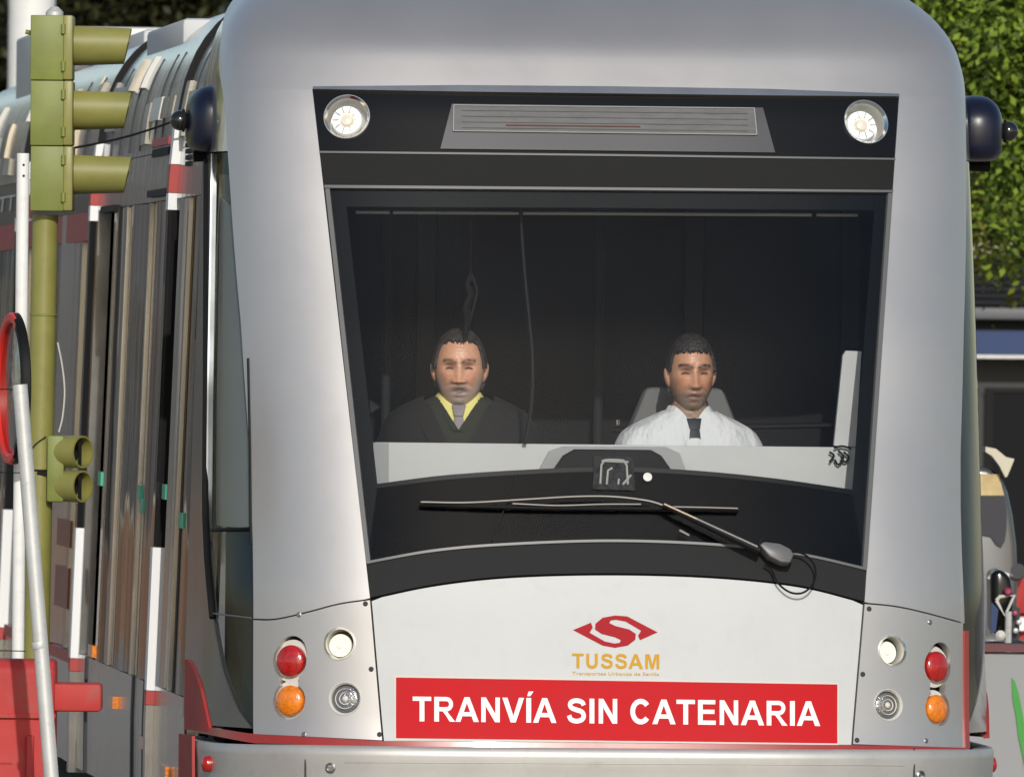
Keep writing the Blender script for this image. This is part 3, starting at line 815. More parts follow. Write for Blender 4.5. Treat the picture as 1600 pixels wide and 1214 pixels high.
# camera pods on both upper corners
def pod(sgn):
    c = np.array([-1.25 if sgn < 0 else 1.325, 1.32, 0]); c[2] = on_plane(328 if sgn < 0 else 1545, 183 if sgn < 0 else 199, 1.0)[2]
    Vp = []; Fp = []; nu, nv = 28, 16
    for j in range(nv + 1):
        ph = -math.pi / 2 + math.pi * j / nv
        for i in range(nu):
            th = 2 * math.pi * i / nu
            f = lambda t, e: math.copysign(abs(t) ** e, t)
            e2 = 0.45 if math.sin(ph) < 0 else 0.85
            Vp.append(c + np.array([0.09 * f(math.cos(ph), e2) * f(math.cos(th), 0.7), 0.17 * f(math.cos(ph), e2) * f(math.sin(th), 0.7), 0.112 * f(math.sin(ph), e2)]))
    for j in range(nv):
        for i in range(nu): Fp.append((j * nu + i, j * nu + (i + 1) % nu, (j + 1) * nu + (i + 1) % nu, (j + 1) * nu + i))
    pd = obj('camera_pod', Vp, Fp, M['pod'], tram, True, 60)
    b = MB(); cb = c + np.array([sgn * 0.112, -0.03, -0.008]); b.lathe([(0.034 * math.cos(t), 0.034 * math.sin(t)) for t in np.linspace(-1.55, 1.55, 14)], cb, (0, 0, 1), 24)
    part('camera_ball', b, M['ball'], pd, True, 80)
    b = MB(); b.tube([c + np.array([-sgn * 0.06, 0.05, -0.12]), c + np.array([sgn * 0.06, 0.05, -0.125])], 0.02, 8); part('pod_bracket', b, M['rubber'], pd, True)
    b = MB(); b.lathe([(0.037, -0.004), (0.040, 0.0), (0.037, 0.004)], cb - np.array([sgn * 0.012, 0, 0]), (1, 0, 0), 20); part('ball_ring', b, M['band'], pd, True)
pod(-1); pod(1)

# ---- wiper
def Q(px, py, off): return P(*SZ(px, py), off)
wip = MB(); wip.tube([Q(x, y, o_) for x, y, o_ in ((1033, 795, 0.045), (1080, 818, 0.052), (1130, 843, 0.058), (1182, 868, 0.06))], [0.007, 0.010, 0.012, 0.014], 8)
wiper = part('wiper', wip, M['rubber'], smooth=True)
k = MB(); k.tube([Q(1035, 794, 0.054), Q(1085, 818.5, 0.064), Q(1178, 863, 0.072)], 0.0042, 6); part('arm_rail', k, M['chrome'], wiper)
k = MB()
hp = [(1180, 860), (1188, 855), (1212, 858), (1228, 866), (1234, 875), (1228, 888), (1214, 887), (1196, 878)]
pts = [Q(x, y, 0.02) for x, y in hp]; nrm = PN(*SZ(1205, 870))
k.prism(pts, nrm * 0.055)
hd = part('arm_head', k, M['edge'], wiper); bevel(hd, 0.006, 2)
k = MB(); k.tube([Q(x, y, 0.016) for x, y in spline([(654, 790), (760, 794), (880, 796.5), (1000, 797), (1100, 798), (1153, 799)], 30)], 0.0065, 8)
part('blade', k, M['rubber'], wiper)
k = MB(); k.tube([Q(x, y, 0.032) for x, y in spline([(658, 788), (730, 789), (820, 784), (900, 779.5), (960, 780), (1015, 787), (1040, 796)], 30)], 0.0035, 6)
k.tube([Q(x, y, 0.027) for x, y in spline([(800, 790), (870, 793), (940, 791), (1000, 791)], 20)], 0.003, 6)
k.tube([Q(x, y, 0.027) for x, y in ((1045, 795), (1100, 796), (1151, 797.5))], 0.003, 6)
part('blade_frame', k, M['screw'], wiper)
k = MB(); k.tube([Q(x, y, 0.03) for x, y in ((1060, 832), (1068, 836), (1075, 840))], 0.004, 6); part('washer_jet', k, M['screw'], wiper)
k = MB(); k.tube([Q(x, y, o_) for (x, y), o_ in zip(spline([(1192, 885), (1203, 893), (1212, 914), (1230, 929), (1250, 930), (1266, 915), (1268, 892), (1258, 876), (1244, 868), (1228, 868)], 50), np.concatenate([np.linspace(0.02, 0.05, 25), np.linspace(0.05, 0.04, 25)]))], 0.0035, 6)
part('washer_hose', k, M['rubber'], wiper, True)
k = MB(); k.tube([Q(x, y, 0.05) for x, y in spline([(1182, 860), (1184, 851), (1189, 848), (1187, 862)], 14)], 0.003, 6); part('washer_hose', k, M['rubber'], wiper, True)

# ---- sticker and sensor on the glass
st = patch('paper_sticker', E([(926, 764), (992, 766)], 6), E([(928, 712), (990, 713)], 6), 3, M['stickerpaper'], -0.002, 0.003, tram)
k = MB()
for a in ([(938, 756), (940, 722), (946, 718), (974, 719), (979, 724), (981, 757)], [(948, 757), (950, 735), (957, 731)], [(966, 757), (967, 748)], [(973, 757), (986, 742)], [(940, 720), (982, 722)]):
    k.tube([Q(x, y, 0.0) for x, y in resample(a, 12)], 0.0038, 5)
part('sticker_mark', k, M['blind'], st)['kind'] = 'stuff'
p, n = frame_at(1012, 745); k = MB(); k.lathe([(0.0145, -0.004), (0.0145, 0.0), (0.001, 0.002)], p, n, 18); part('glass_dot', k, M['bezel'])

# ---- overhead wires mirrored in the windscreen, built as dark tubes
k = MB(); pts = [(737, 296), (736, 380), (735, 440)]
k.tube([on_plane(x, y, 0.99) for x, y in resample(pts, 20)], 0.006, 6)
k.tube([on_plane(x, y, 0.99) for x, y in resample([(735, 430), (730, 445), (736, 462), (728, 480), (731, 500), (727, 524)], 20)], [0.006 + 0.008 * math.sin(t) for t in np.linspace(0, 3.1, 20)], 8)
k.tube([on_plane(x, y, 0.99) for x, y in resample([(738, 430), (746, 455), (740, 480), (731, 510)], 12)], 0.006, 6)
part('wire_reflection', k, M['rubber'], tram, True)
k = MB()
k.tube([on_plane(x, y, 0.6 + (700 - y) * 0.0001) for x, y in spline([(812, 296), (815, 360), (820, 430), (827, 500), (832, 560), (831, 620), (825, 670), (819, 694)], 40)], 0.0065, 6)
part('wire_reflection', k, M['rubber'], tram, True)
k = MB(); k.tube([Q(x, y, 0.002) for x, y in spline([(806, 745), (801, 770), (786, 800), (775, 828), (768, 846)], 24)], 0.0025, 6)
part('lower_wire_reflection', k, M['frit'], tram, True)

# ---- cab interior
W_ = 1.13
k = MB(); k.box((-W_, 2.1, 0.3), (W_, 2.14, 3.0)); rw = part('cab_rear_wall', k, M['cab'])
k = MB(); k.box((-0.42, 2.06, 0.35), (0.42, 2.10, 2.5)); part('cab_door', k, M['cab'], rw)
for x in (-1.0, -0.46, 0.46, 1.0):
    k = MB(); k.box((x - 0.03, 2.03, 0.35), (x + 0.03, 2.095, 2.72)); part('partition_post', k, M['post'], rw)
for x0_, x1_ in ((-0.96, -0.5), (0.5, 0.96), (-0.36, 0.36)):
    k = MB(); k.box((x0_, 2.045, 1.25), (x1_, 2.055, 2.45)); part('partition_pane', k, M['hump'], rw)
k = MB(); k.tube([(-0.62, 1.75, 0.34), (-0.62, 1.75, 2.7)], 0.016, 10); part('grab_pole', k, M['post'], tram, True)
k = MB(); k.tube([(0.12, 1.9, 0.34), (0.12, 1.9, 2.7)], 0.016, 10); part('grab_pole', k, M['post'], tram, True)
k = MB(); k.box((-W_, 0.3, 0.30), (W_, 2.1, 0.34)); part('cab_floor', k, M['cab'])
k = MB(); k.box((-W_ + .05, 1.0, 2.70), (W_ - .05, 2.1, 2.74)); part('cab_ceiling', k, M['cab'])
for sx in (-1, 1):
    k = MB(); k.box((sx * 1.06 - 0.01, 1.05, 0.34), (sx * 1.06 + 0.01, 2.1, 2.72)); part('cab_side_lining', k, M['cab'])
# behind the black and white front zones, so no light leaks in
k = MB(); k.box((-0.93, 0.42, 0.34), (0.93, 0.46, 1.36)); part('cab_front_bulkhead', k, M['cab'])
YD = 0.62
d_pts = [(588, 800), (1336, 806), (1336, 699), (588, 691)]
q = [on_plane(x, y, YD) for x, y in d_pts]
k = MB(); k.prism([q[0], q[1], q[2], q[3]], (0, 0.05, 0)); dash = part('dashboard', k, M['dash'])
q = [on_plane(x, y, YD - 0.01) for x, y in ((583, 770), (607, 770), (607, 692), (583, 691))]
k = MB(); k.prism(q, (0, -0.012, 0)); part('dash_end_panel', k, M['dashgrey'], dash)
q = [on_plane(x, y, YD - 0.02) for x, y in ((840, 800), (842, 735), (858, 705), (880, 697), (1040, 698), (1062, 708), (1072, 735), (1072, 800))]
k = MB(); k.prism(q, (0, 0.015, 0)); part('hood_shade', k, M['dashgrey'], dash)  # grey plate stands for the shadow around the instrument hood
q = [on_plane(x, y, YD - 0.10) for x, y in ((858, 800), (866, 735), (882, 712), (900, 702), (1018, 703), (1034, 712), (1050, 735), (1056, 800))]
k = MB(); k.prism(q, (0, 0.07, 0)); hh = part('instrument_hood', k, M['hump'], dash); bevel(hh, 0.008, 2)
# dash top back to the cab
z_d = on_plane(960, 694, YD)[2]
k = MB(); k.box((-0.80, YD + 0.05, z_d - 0.03), (0.80, YD + 0.18, z_d - 0.012)); part('dash_top', k, M['hump'], dash)
# sunblind roller at the top
k = MB()
for a, b in (((556, 332), (609, 332.3)), ((614, 332.3), (1268, 336)), ((1276, 336), (1340, 336.5))):
    k.tube([on_plane(*a, 0.80), on_plane(*b, 0.80)], 0.0055, 8)
part('sunblind_bar', k, M['rod'])
# pale upright at the driver's door side
q = [on_plane(x, y, 0.66) for x, y in ((1303, 696), (1337, 698), (1346, 549), (1322, 548), (1317, 556))]
k = MB(); k.prism(q, (0, 0.03, 0)); pp = part('pale_side_panel', k, M['dash']); 
k = MB()
for pts in ([(1296, 706), (1303, 712), (1296, 722)], [(1303, 700), (1316, 697), (1330, 701)], [(1310, 704), (1318, 714), (1310, 726), (1304, 718)], [(1318, 706), (1326, 714), (1320, 722), (1314, 714)]):
    k.tube([on_plane(x, y, 0.60) for x, y in spline(pts, 12)], 0.0036, 6)
part('cable_bundle', k, M['rubber'], tram, True)
# seats
def seat(cx, cy, zt, wide, name='cab_seat'):
    k = MB(); k.box((cx - 0.24, cy - 0.42, 0.80), (cx + 0.24, cy + 0.04, 0.92)); o = part(name, k, M['seat']); bevel(o, 0.03, 2)
    k = MB(); k.prism([(cx - 0.24, cy, 0.92), (cx + 0.24, cy, 0.92), (cx + 0.22, cy + 0.05, zt - 0.22), (cx + wide, cy + 0.06, zt), (cx - wide, cy + 0.06, zt), (cx - 0.22, cy + 0.05, zt - 0.22)], (0, 0.09, 0))
    b = part('seat_back', k, M['seat'], o); bevel(b, 0.02, 2)
    k = MB(); k.box((cx - 0.06, cy - 0.25, 0.34), (cx + 0.06, cy - 0.13, 0.80)); part('seat_post', k, M['rubber'], o)
DRV = on_plane(1079, 586, 1.15); PAS = on_plane(718, 578, 1.12)
seat(DRV[0] + 0.01, DRV[1] + 0.20, on_plane(1090, 606, 1.35)[2], 0.13)
seat(PAS[0], PAS[1] + 0.22, on_plane(700, 660, 1.35)[2], 0.13)
k = MB(); k.tube([on_plane(965, 656, 1.0), on_plane(965, 664, 1.0)], 0.006, 8); part('cab_knob', k, M['chrome'])
q = [on_plane(x, y, 1.3) for x, y in ((577, 624), (594, 636), (579, 646))]
k = MB(); k.prism(q, (0, 0.02, 0)); part('corner_panel', k, M['post'])
k = MB(); k.tube([on_plane(x, y, 1.6) for x, y in ((960, 672), (1100, 668), (1300, 664))], 0.01, 6); part('cab_rail', k, M['rubber'])

# ------------------------------------------------------------------ tram side behind the cab
def sp(y, z, off=0.0, sgn=-1): 
    n = np.array([sgn, 0, 0.033]); n /= np.linalg.norm(n)
    return np.array([sgn * Wm(z), y, z]) + n * off
def slab(y0, y1, z0, z1, off=0.0, thick=0.03, ny=2, nz=6, sgn=-1, tilt=0.0, wav=0.0):
    V = []; F = []
    if wav: ny = max(6, int((y1 - y0) / 0.045))
    wv = np.cumsum(RNG.normal(size=ny + 1)) * wav; wv = wv - np.linspace(wv[0], wv[-1], ny + 1); wv2 = np.roll(wv, 1) * 0.6
    for o_ in (off, off - thick):
        for j in range(nz + 1):
            for i in range(ny + 1):
                t = i / ny
                V.append(sp(y0 + (y1 - y0) * t, z0 + (z1 - z0) * j / nz, o_ + tilt * (t - 0.5) + (wv[i] * (1 - j / nz) + wv2[i] * j / nz if o_ == off else 0), sgn))
    n = ny + 1; m = n * (nz + 1)
    for j in range(nz):
        for i in range(ny):
            a = j * n + i; F += [(a, a + 1, a + n + 1, a + n), (m + a, m + a + n, m + a + n + 1, m + a + 1)]
    rim = list(range(n)) + [j * n + n - 1 for j in range(1, nz + 1)] + [nz * n + i for i in range(n - 2, -1, -1)] + [j * n for j in range(nz - 1, 0, -1)]
    for k_ in range(len(rim)):
        a, b = rim[k_], rim[(k_ + 1) % len(rim)]; F.append((a, m + a, m + b, b))
    return V, F
def side(name, y0, y1, z0, z1, m, off=0.0, thick=0.03, parent=tram, tilt=0.0, sgn=-1, wav=0.0):
    return obj(name, *slab(y0, y1, z0, z1, off, thick, sgn=sgn, tilt=tilt, wav=wav), m, parent, wav > 0, 30)
def y_of(px, z=1.3):
    lo, hi = -1.0, 40.0
    for _ in range(40):
        mid = (lo + hi) / 2
        if proj((-Wm(z), mid, z))[0] > px: lo = mid
        else: hi = mid
    return lo
ZS0, ZS1, ZW1, ZC = 0.30, 0.74, 2.44, 2.62
Ys = [y_of(244, 0.9), y_of(124, 0.9), y_of(10, 0.9)]      # articulation strips
print('strips at', Ys)
def strip(y, w=0.055):
    st = side('articulation_strip', y - w, y + w, 0.72, 1.22, M['whitestrip'], 0.03, 0.06)
    side('strip_dark', y - w, y + w, 1.223, 2.40, M['glossdark'], 0.028, 0.06, st)
    side('strip_red', y - w, y + w, 0.67, 0.718, M['redstrip'], 0.03, 0.06, st)
    side('strip_grey', y - w, y + w, 0.28, 0.668, M['frame'], 0.029, 0.06, st)
    side('strip_tip', y - w, y + w, 2.402, 2.46, M['whitestrip'], 0.03, 0.06, st)
    side('strip_red', y - w, y + w, 2.462, 2.56, M['redstrip'], 0.03, 0.06, st)
    side('strip_tip', y - w, y + w, 2.562, 2.70, M['whitestrip'], 0.03, 0.06, st)
    V = []; F = []
    zz = list(np.linspace(2.70, 3.05, 8)) + list(np.linspace(3.08, 3.25, 8))
    for dy in (-w * 0.4, w * 0.4):
        for z in zz: V.append((-Wm(z) - 0.02, y + dy, z + 0.01))
        for z in zz: V.append((-Wm(z) + 0.05, y + dy, z - 0.03))
    n = len(zz)
    for i in range(n - 1):
        F += [(i, i + 1, 2 * n + i + 1, 2 * n + i), (n + i, 3 * n + i, 3 * n + i + 1, n + i + 1), (i, n + i, n + i + 1, i + 1), (2 * n + i, 2 * n + i + 1, 3 * n + i + 1, 3 * n + i)]
    obj('roof_gasket', V, F, M['rubber'], st)
    return st
for y in Ys: strip(y)
def roof(y0, y1, m=None):
    V = []; F = []
    zz = list(np.linspace(ZC, 3.0, 10)) + list(np.linspace(3.03, 3.25, 12))
    prof = [(-Wm(z), z) for z in zz] + [(Wm(z), z) for z in zz[::-1]]
    ys = np.linspace(y0, y1, 8)
    for y in ys:
        for x, z in prof: V.append((x, y, z))
    n = len(prof)
    for j in range(len(ys) - 1):
        for i in range(n - 1): F.append((j * n + i, j * n + i + 1, (j + 1) * n + i + 1, (j + 1) * n + i))
    F.append(tuple(range(n))); F.append(tuple((len(ys) - 1) * n + i for i in range(n))[::-1])
    return obj('roof_fairing', V, F, m or M['silver_side'], tram, True, 40)
YE = 19.0
bounds = [(Y1 + 0.004, Ys[0] - 0.06), (Ys[0] + 0.06, Ys[1] - 0.06), (Ys[1] + 0.06, Ys[2] - 0.06), (Ys[2] + 0.06, YE)]
for i, (a, b) in enumerate(bounds):
    roof(a if i else 2.3, b)
    side('skirt_panel', a, b, ZS0, ZS1 - 0.003, M['silver_side'], 0.0, 0.04, wav=0.0008)
    side('header_panel', a, b, ZW1 + 0.003, ZC - 0.003, M['silver_side'] if i < 2 else M['black'], 0.0, 0.04)
    k = MB(); k.box((-1.14, a, 0.34), (1.14, b, 0.38)); part('saloon_floor', k, M['underside'])
    side('side_wall_inner', a, b, ZS0 + 0.1, ZC, M['cab'], -0.07, 0.02)
    side('outer_wall', a, b, ZS0, ZC - 0.003, M['silver_side'], 0.0, 0.04, sgn=1)
# wheel sets and underframe
for yb in (2.4, 10.0, 17.5):
    k = MB()
    for sx in (-0.72, 0.72):
        for dy in (-0.9, 0.9): k.lathe([(0.30, -0.06), (0.30, 0.06)], (sx, yb + dy, 0.30), (1, 0, 0), 20)
    k.box((-0.95, yb - 0.6, 0.18), (0.95, yb + 0.6, 0.34)); part('bogie', k, M['underside'])
# side modules from pixels: (left px, right px, kind) at waist height, front to back
def px_run(px1, px0): return y_of(px1, 1.3), y_of(px0, 1.3)
def pane(px1, px0, z0=ZS1, z1=ZW1, m='glossdark', name='window_pane', tilt=0.0, off=-0.006):
    a, b = px_run(px1, px0); return side(name, a + 0.006, b - 0.006, z0, z1, M[m], off, 0.03, tilt=tilt, wav=0.0022)
def mull(px1, px0, z0=ZS1, z1=ZW1, m='frame', off=0.001): 
    a, b = px_run(px1, px0); side('door_seal', b + 0.001, b + 0.022, z0, z1, M['rubber'], off - 0.001, 0.03); return side('window_frame', a, b, z0, z1, M[m], off, 0.05)
# cab module, px 290..250
pane(300, 288, tilt=0.02, name='cab_door_pane'); mull(320, 317, 0.9, 2.50, 'frame', 0.004); mull(287, 284.5)
w_ = pane(284, 274, tilt=-0.03); mull(273.5, 271.5)
pane(271, 263, tilt=0.03, name='door_pane', m='silver_side'); mull(263, 261)
k_ = side('quarter_light', *px_run(299, 293), 1.95, 2.28, M['rubber'], 0.004, 0.02)
# second module, px 237..140
runs = [(246, 241, 'frame'), (240.5, 229, 'cabred'), (228.5, 226, 'frame'), (225.5, 214, 'silver_side'), (213.5, 211.5, 'frame'), (211, 192, 'glossdark'),
        (191.5, 188.5, 'frame'), (188, 179, 'silver_side'), (178.5, 174.5, 'frame'), (174, 168, 'glossdark'), (167.5, 164, 'frame'), (163.5, 152, 'silver_side')]
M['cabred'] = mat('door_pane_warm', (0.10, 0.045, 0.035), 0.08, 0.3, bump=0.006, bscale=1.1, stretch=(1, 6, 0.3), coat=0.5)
for i, (a, b, kd) in enumerate(runs):
    if kd == 'frame': mull(a, b)
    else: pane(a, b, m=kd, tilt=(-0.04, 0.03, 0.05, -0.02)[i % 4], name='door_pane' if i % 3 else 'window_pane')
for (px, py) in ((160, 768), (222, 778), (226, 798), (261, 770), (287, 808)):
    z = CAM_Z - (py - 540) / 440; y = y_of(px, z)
    side('green_reflection', y - 0.09, y + 0.09, z - 0.026, z + 0.026, M['green'], 0.012, 0.01)  # green reflections in the panes, built as small coloured patches
# third module behind the signal pole, px 117..20
runs = [(134, 131, 'frame'), (130.5, 112, 'glossdark'), (111.5, 108, 'frame'), (107.5, 86, 'silver_side'), (85.5, 82, 'frame'), (81.5, 60, 'glossdark'), (59.5, 56, 'frame'), (55.5, 30, 'glossdark'), (29.5, 27, 'frame')]
for i, (a, b, kd) in enumerate(runs):
    if kd == 'frame': mull(a, b)
    else: pane(a, b, m=kd, tilt=(0.05, -0.04, 0.03)[i % 3])
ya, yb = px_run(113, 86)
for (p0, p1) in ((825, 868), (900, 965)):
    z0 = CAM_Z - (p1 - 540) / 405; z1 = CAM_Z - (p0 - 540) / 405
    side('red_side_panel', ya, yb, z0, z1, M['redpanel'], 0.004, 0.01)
side('red_waist_line', Ys[1] + 0.13, Ys[2] - 0.13, 0.69, 0.735, M['redstrip'], 0.01, 0.03)
side('red_waist_line', Ys[2] + 0.13, YE, 0.69, 0.735, M['redstrip'], 0.01, 0.03)
# last module
pane(1, -30); mull(5, 2); side('red_header', Ys[1] + 0.13, Ys[2] - 0.13, 2.33, 2.44, M['redstrip'], 0.012, 0.03); side('red_header', Ys[2] + 0.13, YE, 2.33, 2.44, M['redstrip'], 0.012, 0.03)
for px in (318, 306, 262, 250, 228, 212, 196, 182, 140, 118):
    y = y_of(px, 2.8); side('fairing_joint', y - 0.008, y + 0.008, 2.64, 2.98, M['gap'], 0.004, 0.02)
for q in range(26):  # added tan and grey panels imitate building reflections on the fairing
    y = Y1 + 0.4 + q * 0.62 + random.uniform(-0.15, 0.15); z0_ = random.choice((2.66, 2.74, 2.82, 2.88)); h_ = random.uniform(0.07, 0.2)
    side('fairing_reflection', y, y + random.uniform(0.25, 0.6), z0_, min(z0_ + h_, 3.0), M[random.choice(('tanpanel', 'bezel', 'silver_side', 'blind', 'tanpanel'))], random.uniform(0.004, 0.016), 0.03, tilt=random.uniform(-0.03, 0.03))
for q in range(12):
    y = Y1 + 0.6 + q * 0.9 + random.uniform(-0.2, 0.2); k = MB(); x_ = random.uniform(-1.06, -0.8)
    k.box((x_, y, 3.0), (x_ + random.uniform(0.1, 0.4), y + random.uniform(0.2, 0.5), 3.10 + random.uniform(0.0, 0.07))); o_ = part('roof_unit', k, M[random.choice(('bezel', 'tanpanel', 'blind'))]); bevel(o_, 0.015, 2)
# side vents, wires and marker lamps
for (py, m_) in ((232, 'redstrip'), (248, 'band')):
    z = CAM_Z - (py - 540) / 430; a, b = y_of(266, z), y_of(240, z)
    side('roof_vent', a, b, z - 0.014, z + 0.014, M[m_], 0.006, 0.02)
for py in (232, 242, 252, 262):
    z = CAM_Z - (py - 540) / 450; side('roof_vent', y_of(300, z), y_of(292, z), z - 0.008, z + 0.008, M['band'], 0.006, 0.02)
for (px, py) in ((180, 1108), (228, 1148), (262, 1176), (148, 1042)):
    z = CAM_Z - (py - 540) / 430; y = y_of(px, z)
    ml = side('side_marker_lamp', y - 0.13, y + 0.13, z - 0.022, z + 0.022, M['amber'], 0.018, 0.03)
for px in (133, 206, 224, 290):
    y = y_of(px, 0.6); side('skirt_joint', y - 0.03, y + 0.03, ZS0, ZS1, M['gap'], 0.004, 0.02)
for (a, b, py) in ((268, 238, 312), (186, 165, 325)):
    z = CAM_Z - (py - 540) / 430; side('door_header_bar', y_of(a, z), y_of(b, z), z - 0.012, z + 0.012, M['rubber'], 0.02, 0.03)
# roof equipment
def roof_box(y0, y1, x0, x1, z0, z1, m, name='roof_unit'):
    k = MB(); k.box((x0, y0, z0), (x1, y1, z1)); o = part(name, k, m); bevel(o, 0.02, 2); return o
yq = y_of(240, 2.9)
rb = roof_box(Ys[0] + 1.7, Ys[0] + 3.6, -1.10, 0.6, 3.0, 3.12, M['white'])
k = MB(); k.box((-1.02, Ys[0] + 1.69, 3.02), (-0.2, Ys[0] + 1.70, 3.09)); part('unit_grille', k, M['blind'], rb)
roof_box(Ys[1] + 1.0, Ys[1] + 3.4, -1.0, 0.7, 3.05, 3.17, M['white'])
roof_box(Ys[2] + 0.8, Ys[2] + 3.0, -1.1, 0.7, 3.0, 3.30, M['bezel'])
roof_box(Ys[2] - 2.5, Ys[2] - 0.4, -1.05, 0.7, 3.0, 3.18, M['silver_side'])
k = MB(); k.tube([(-0.98, 1.9, 3.06), (-1.0, 2.3, 3.12), (-0.95, 2.7, 3.16)], 0.03, 8); k.tube([(-1.02, 2.0, 3.02), (-0.9, 2.5, 3.2)], 0.02, 8)
part('roof_pipe', k, M['bezel'], tram, True)
k = MB(); k.box((-1.06, Y1 + 0.3, 3.0), (-0.7, Y1 + 0.8, 3.13)); o = part('roof_unit', k, M['bezel']); bevel(o, 0.03, 2)
# lettering on the dark header of the rear module
tl_V, tl_F = text_mesh('TT', 0.0)
x0, x1 = tl_V[:, 0].min(), tl_V[:, 0].max()
ya, yb = y_of(-2, 2.5), y_of(22, 2.5)
tv = []
for v in tl_V:
    u = (v[0] - x0) / (x1 - x0); y = yb + (ya - yb) * (1 - u) if False else yb * (1 - u) + y_of(23, 2.5) * 0 + ya * 0 + (y_of(23, 2.5)) * u if False else y_of(-2 + 25 * u, 2.5)
    tv.append(sp(y, 2.535 + (v[1] - 0.35) * 0.10, 0.004))
obj('side_lettering', tv, tl_F, M['bezel'], tram)

# ------------------------------------------------------------------ people
def head_grid(jaw=0.26, nose=1.0, wide=1.0, nosew=1.0, mouth=0.0, nu=150, nv=120):
    a, b, c = 0.077 * wide, 0.099, 0.121
    G = lambda x, s: np.exp(-(x / s) ** 2)
    th = np.linspace(0, 2 * np.pi, nu, endpoint=False); ph = np.linspace(-np.pi / 2, np.pi / 2, nv)
    T, Pp = np.meshgrid(th, ph)
    f = lambda t, e: np.sign(t) * np.abs(t) ** e
    x = a * np.cos(Pp) ** 0.82 * f(np.sin(T), 0.92); y = -b * np.cos(Pp) ** 0.9 * f(np.cos(T), 0.92); z = c * np.sin(Pp)
    lo = np.clip(-z / c, 0, 1)
    x = x * (1 - jaw * lo ** 1.5)
    back = np.clip(y / b, 0, 1); y = y - back * lo ** 1.2 * 0.045
    front = np.clip(-y / b, 0, 1) ** 0.7
    y = np.where(y < 0, y * (1 - 0.07 * G(z, 0.05)), y)
    ax = np.abs(x)
    d = 0.0
    d = d + 0.011 * G(z + 0.103, 0.016) * G(x, 0.026) - 0.004 * G(z + 0.087, 0.006) * G(x, 0.022)   # chin and the dip above it
    d = d + 0.011 * G(z - 0.027, 0.008) * G(ax - 0.030, 0.024) - 0.003 * G(z - 0.030, 0.01) * G(x, 0.007)   # brow
    d = d - 0.019 * G(z - 0.008, 0.011) * G(ax - 0.032, 0.017)            # sockets
    d = d + 0.010 * G(z - 0.004, 0.0075) * G(ax - 0.032, 0.012)           # closed or narrowed lids
    d = d + 0.003 * G(z + 0.012, 0.004) * G(ax - 0.032, 0.014)            # bags below the eyes
    nz = np.clip((0.018 - z) / 0.055, 0, 1) * np.clip((z + 0.050) / 0.010, 0, 1)
    d = d + nose * (0.006 + 0.022 * nz) * nz ** 0.5 * G(x, (0.008 + 0.006 * nz) * nosew)
    d = d + 0.009 * G(z + 0.036, 0.008) * G(ax - 0.015 * nosew, 0.007)    # nostril wings
    d = d + 0.007 * G(z + 0.060 - mouth, 0.006) * G(x, 0.022) + 0.008 * G(z + 0.076 + mouth, 0.007) * G(x, 0.019)
    d = d - (0.006 + mouth * 1.0) * G(z + 0.0675, 0.0035 + mouth) * G(x, 0.022)
    d = d + 0.007 * G(z + 0.020, 0.016) * G(ax - 0.048, 0.016)            # cheekbones
    d = d - 0.005 * G(z + 0.048 + 0.5 * (ax - 0.035), 0.006) * G(ax - 0.036, 0.012)   # folds beside the mouth
    d = d - 0.004 * G(z + 0.058, 0.016) * G(ax - 0.054, 0.013)
    for q in (0.050, 0.060, 0.070): d = d - 0.0016 * G(z - q - 0.1 * (0.03 - ax), 0.0025) * G(x, 0.035)   # forehead lines
    y = y - d * front
    return np.stack([x, y, z * 1.05], -1)

def grid_mesh(g):
    nv, nu, _ = g.shape
    V = g.reshape(-1, 3); F = []
    for j in range(nv - 1):
        for i in range(nu): F.append((j * nu + i, j * nu + (i + 1) % nu, (j + 1) * nu + (i + 1) % nu, (j + 1) * nu + i))
    F.append(tuple(range(nu))[::-1]); F.append(tuple((nv - 1) * nu + i for i in range(nu)))
    return V, F
RINGS = [(-0.080, 0.048, 0.048, 0.020), (-0.105, 0.056, 0.056, 0.018), (-0.130, 0.066, 0.062, 0.020), (-0.146, 0.098, 0.072, 0.022), (-0.166, 0.145, 0.085, 0.024),
         (-0.195, 0.200, 0.098, 0.024), (-0.235, 0.240, 0.112, 0.02), (-0.31, 0.247, 0.122, 0.012), (-0.42, 0.212, 0.128, 0.01), (-0.55, 0.192, 0.125, 0.02), (-0.68, 0.185, 0.130, 0.03), (-0.76, 0.17, 0.13, 0.03)]
def torso(infl=0.0, rings=RINGS, n=40):
    V = []; F = []
    for (z, w, d, yo) in rings:
        for k in range(n):
            t = 2 * math.pi * k / n
            f = lambda q, e: math.copysign(abs(q) ** e, q)
            V.append(((w + infl) * f(math.cos(t), 0.85), yo + (d + infl) * f(math.sin(t), 0.85), z + (infl if z > -0.2 else 0)))
    for j in range(len(rings) - 1):
        for k in range(n): F.append((j * n + k, (j + 1) * n + k, (j + 1) * n + (k + 1) % n, j * n + (k + 1) % n))
    F.append(tuple(range(n))); F.append(tuple((len(rings) - 1) * n + k for k in range(n))[::-1])
    return V, F
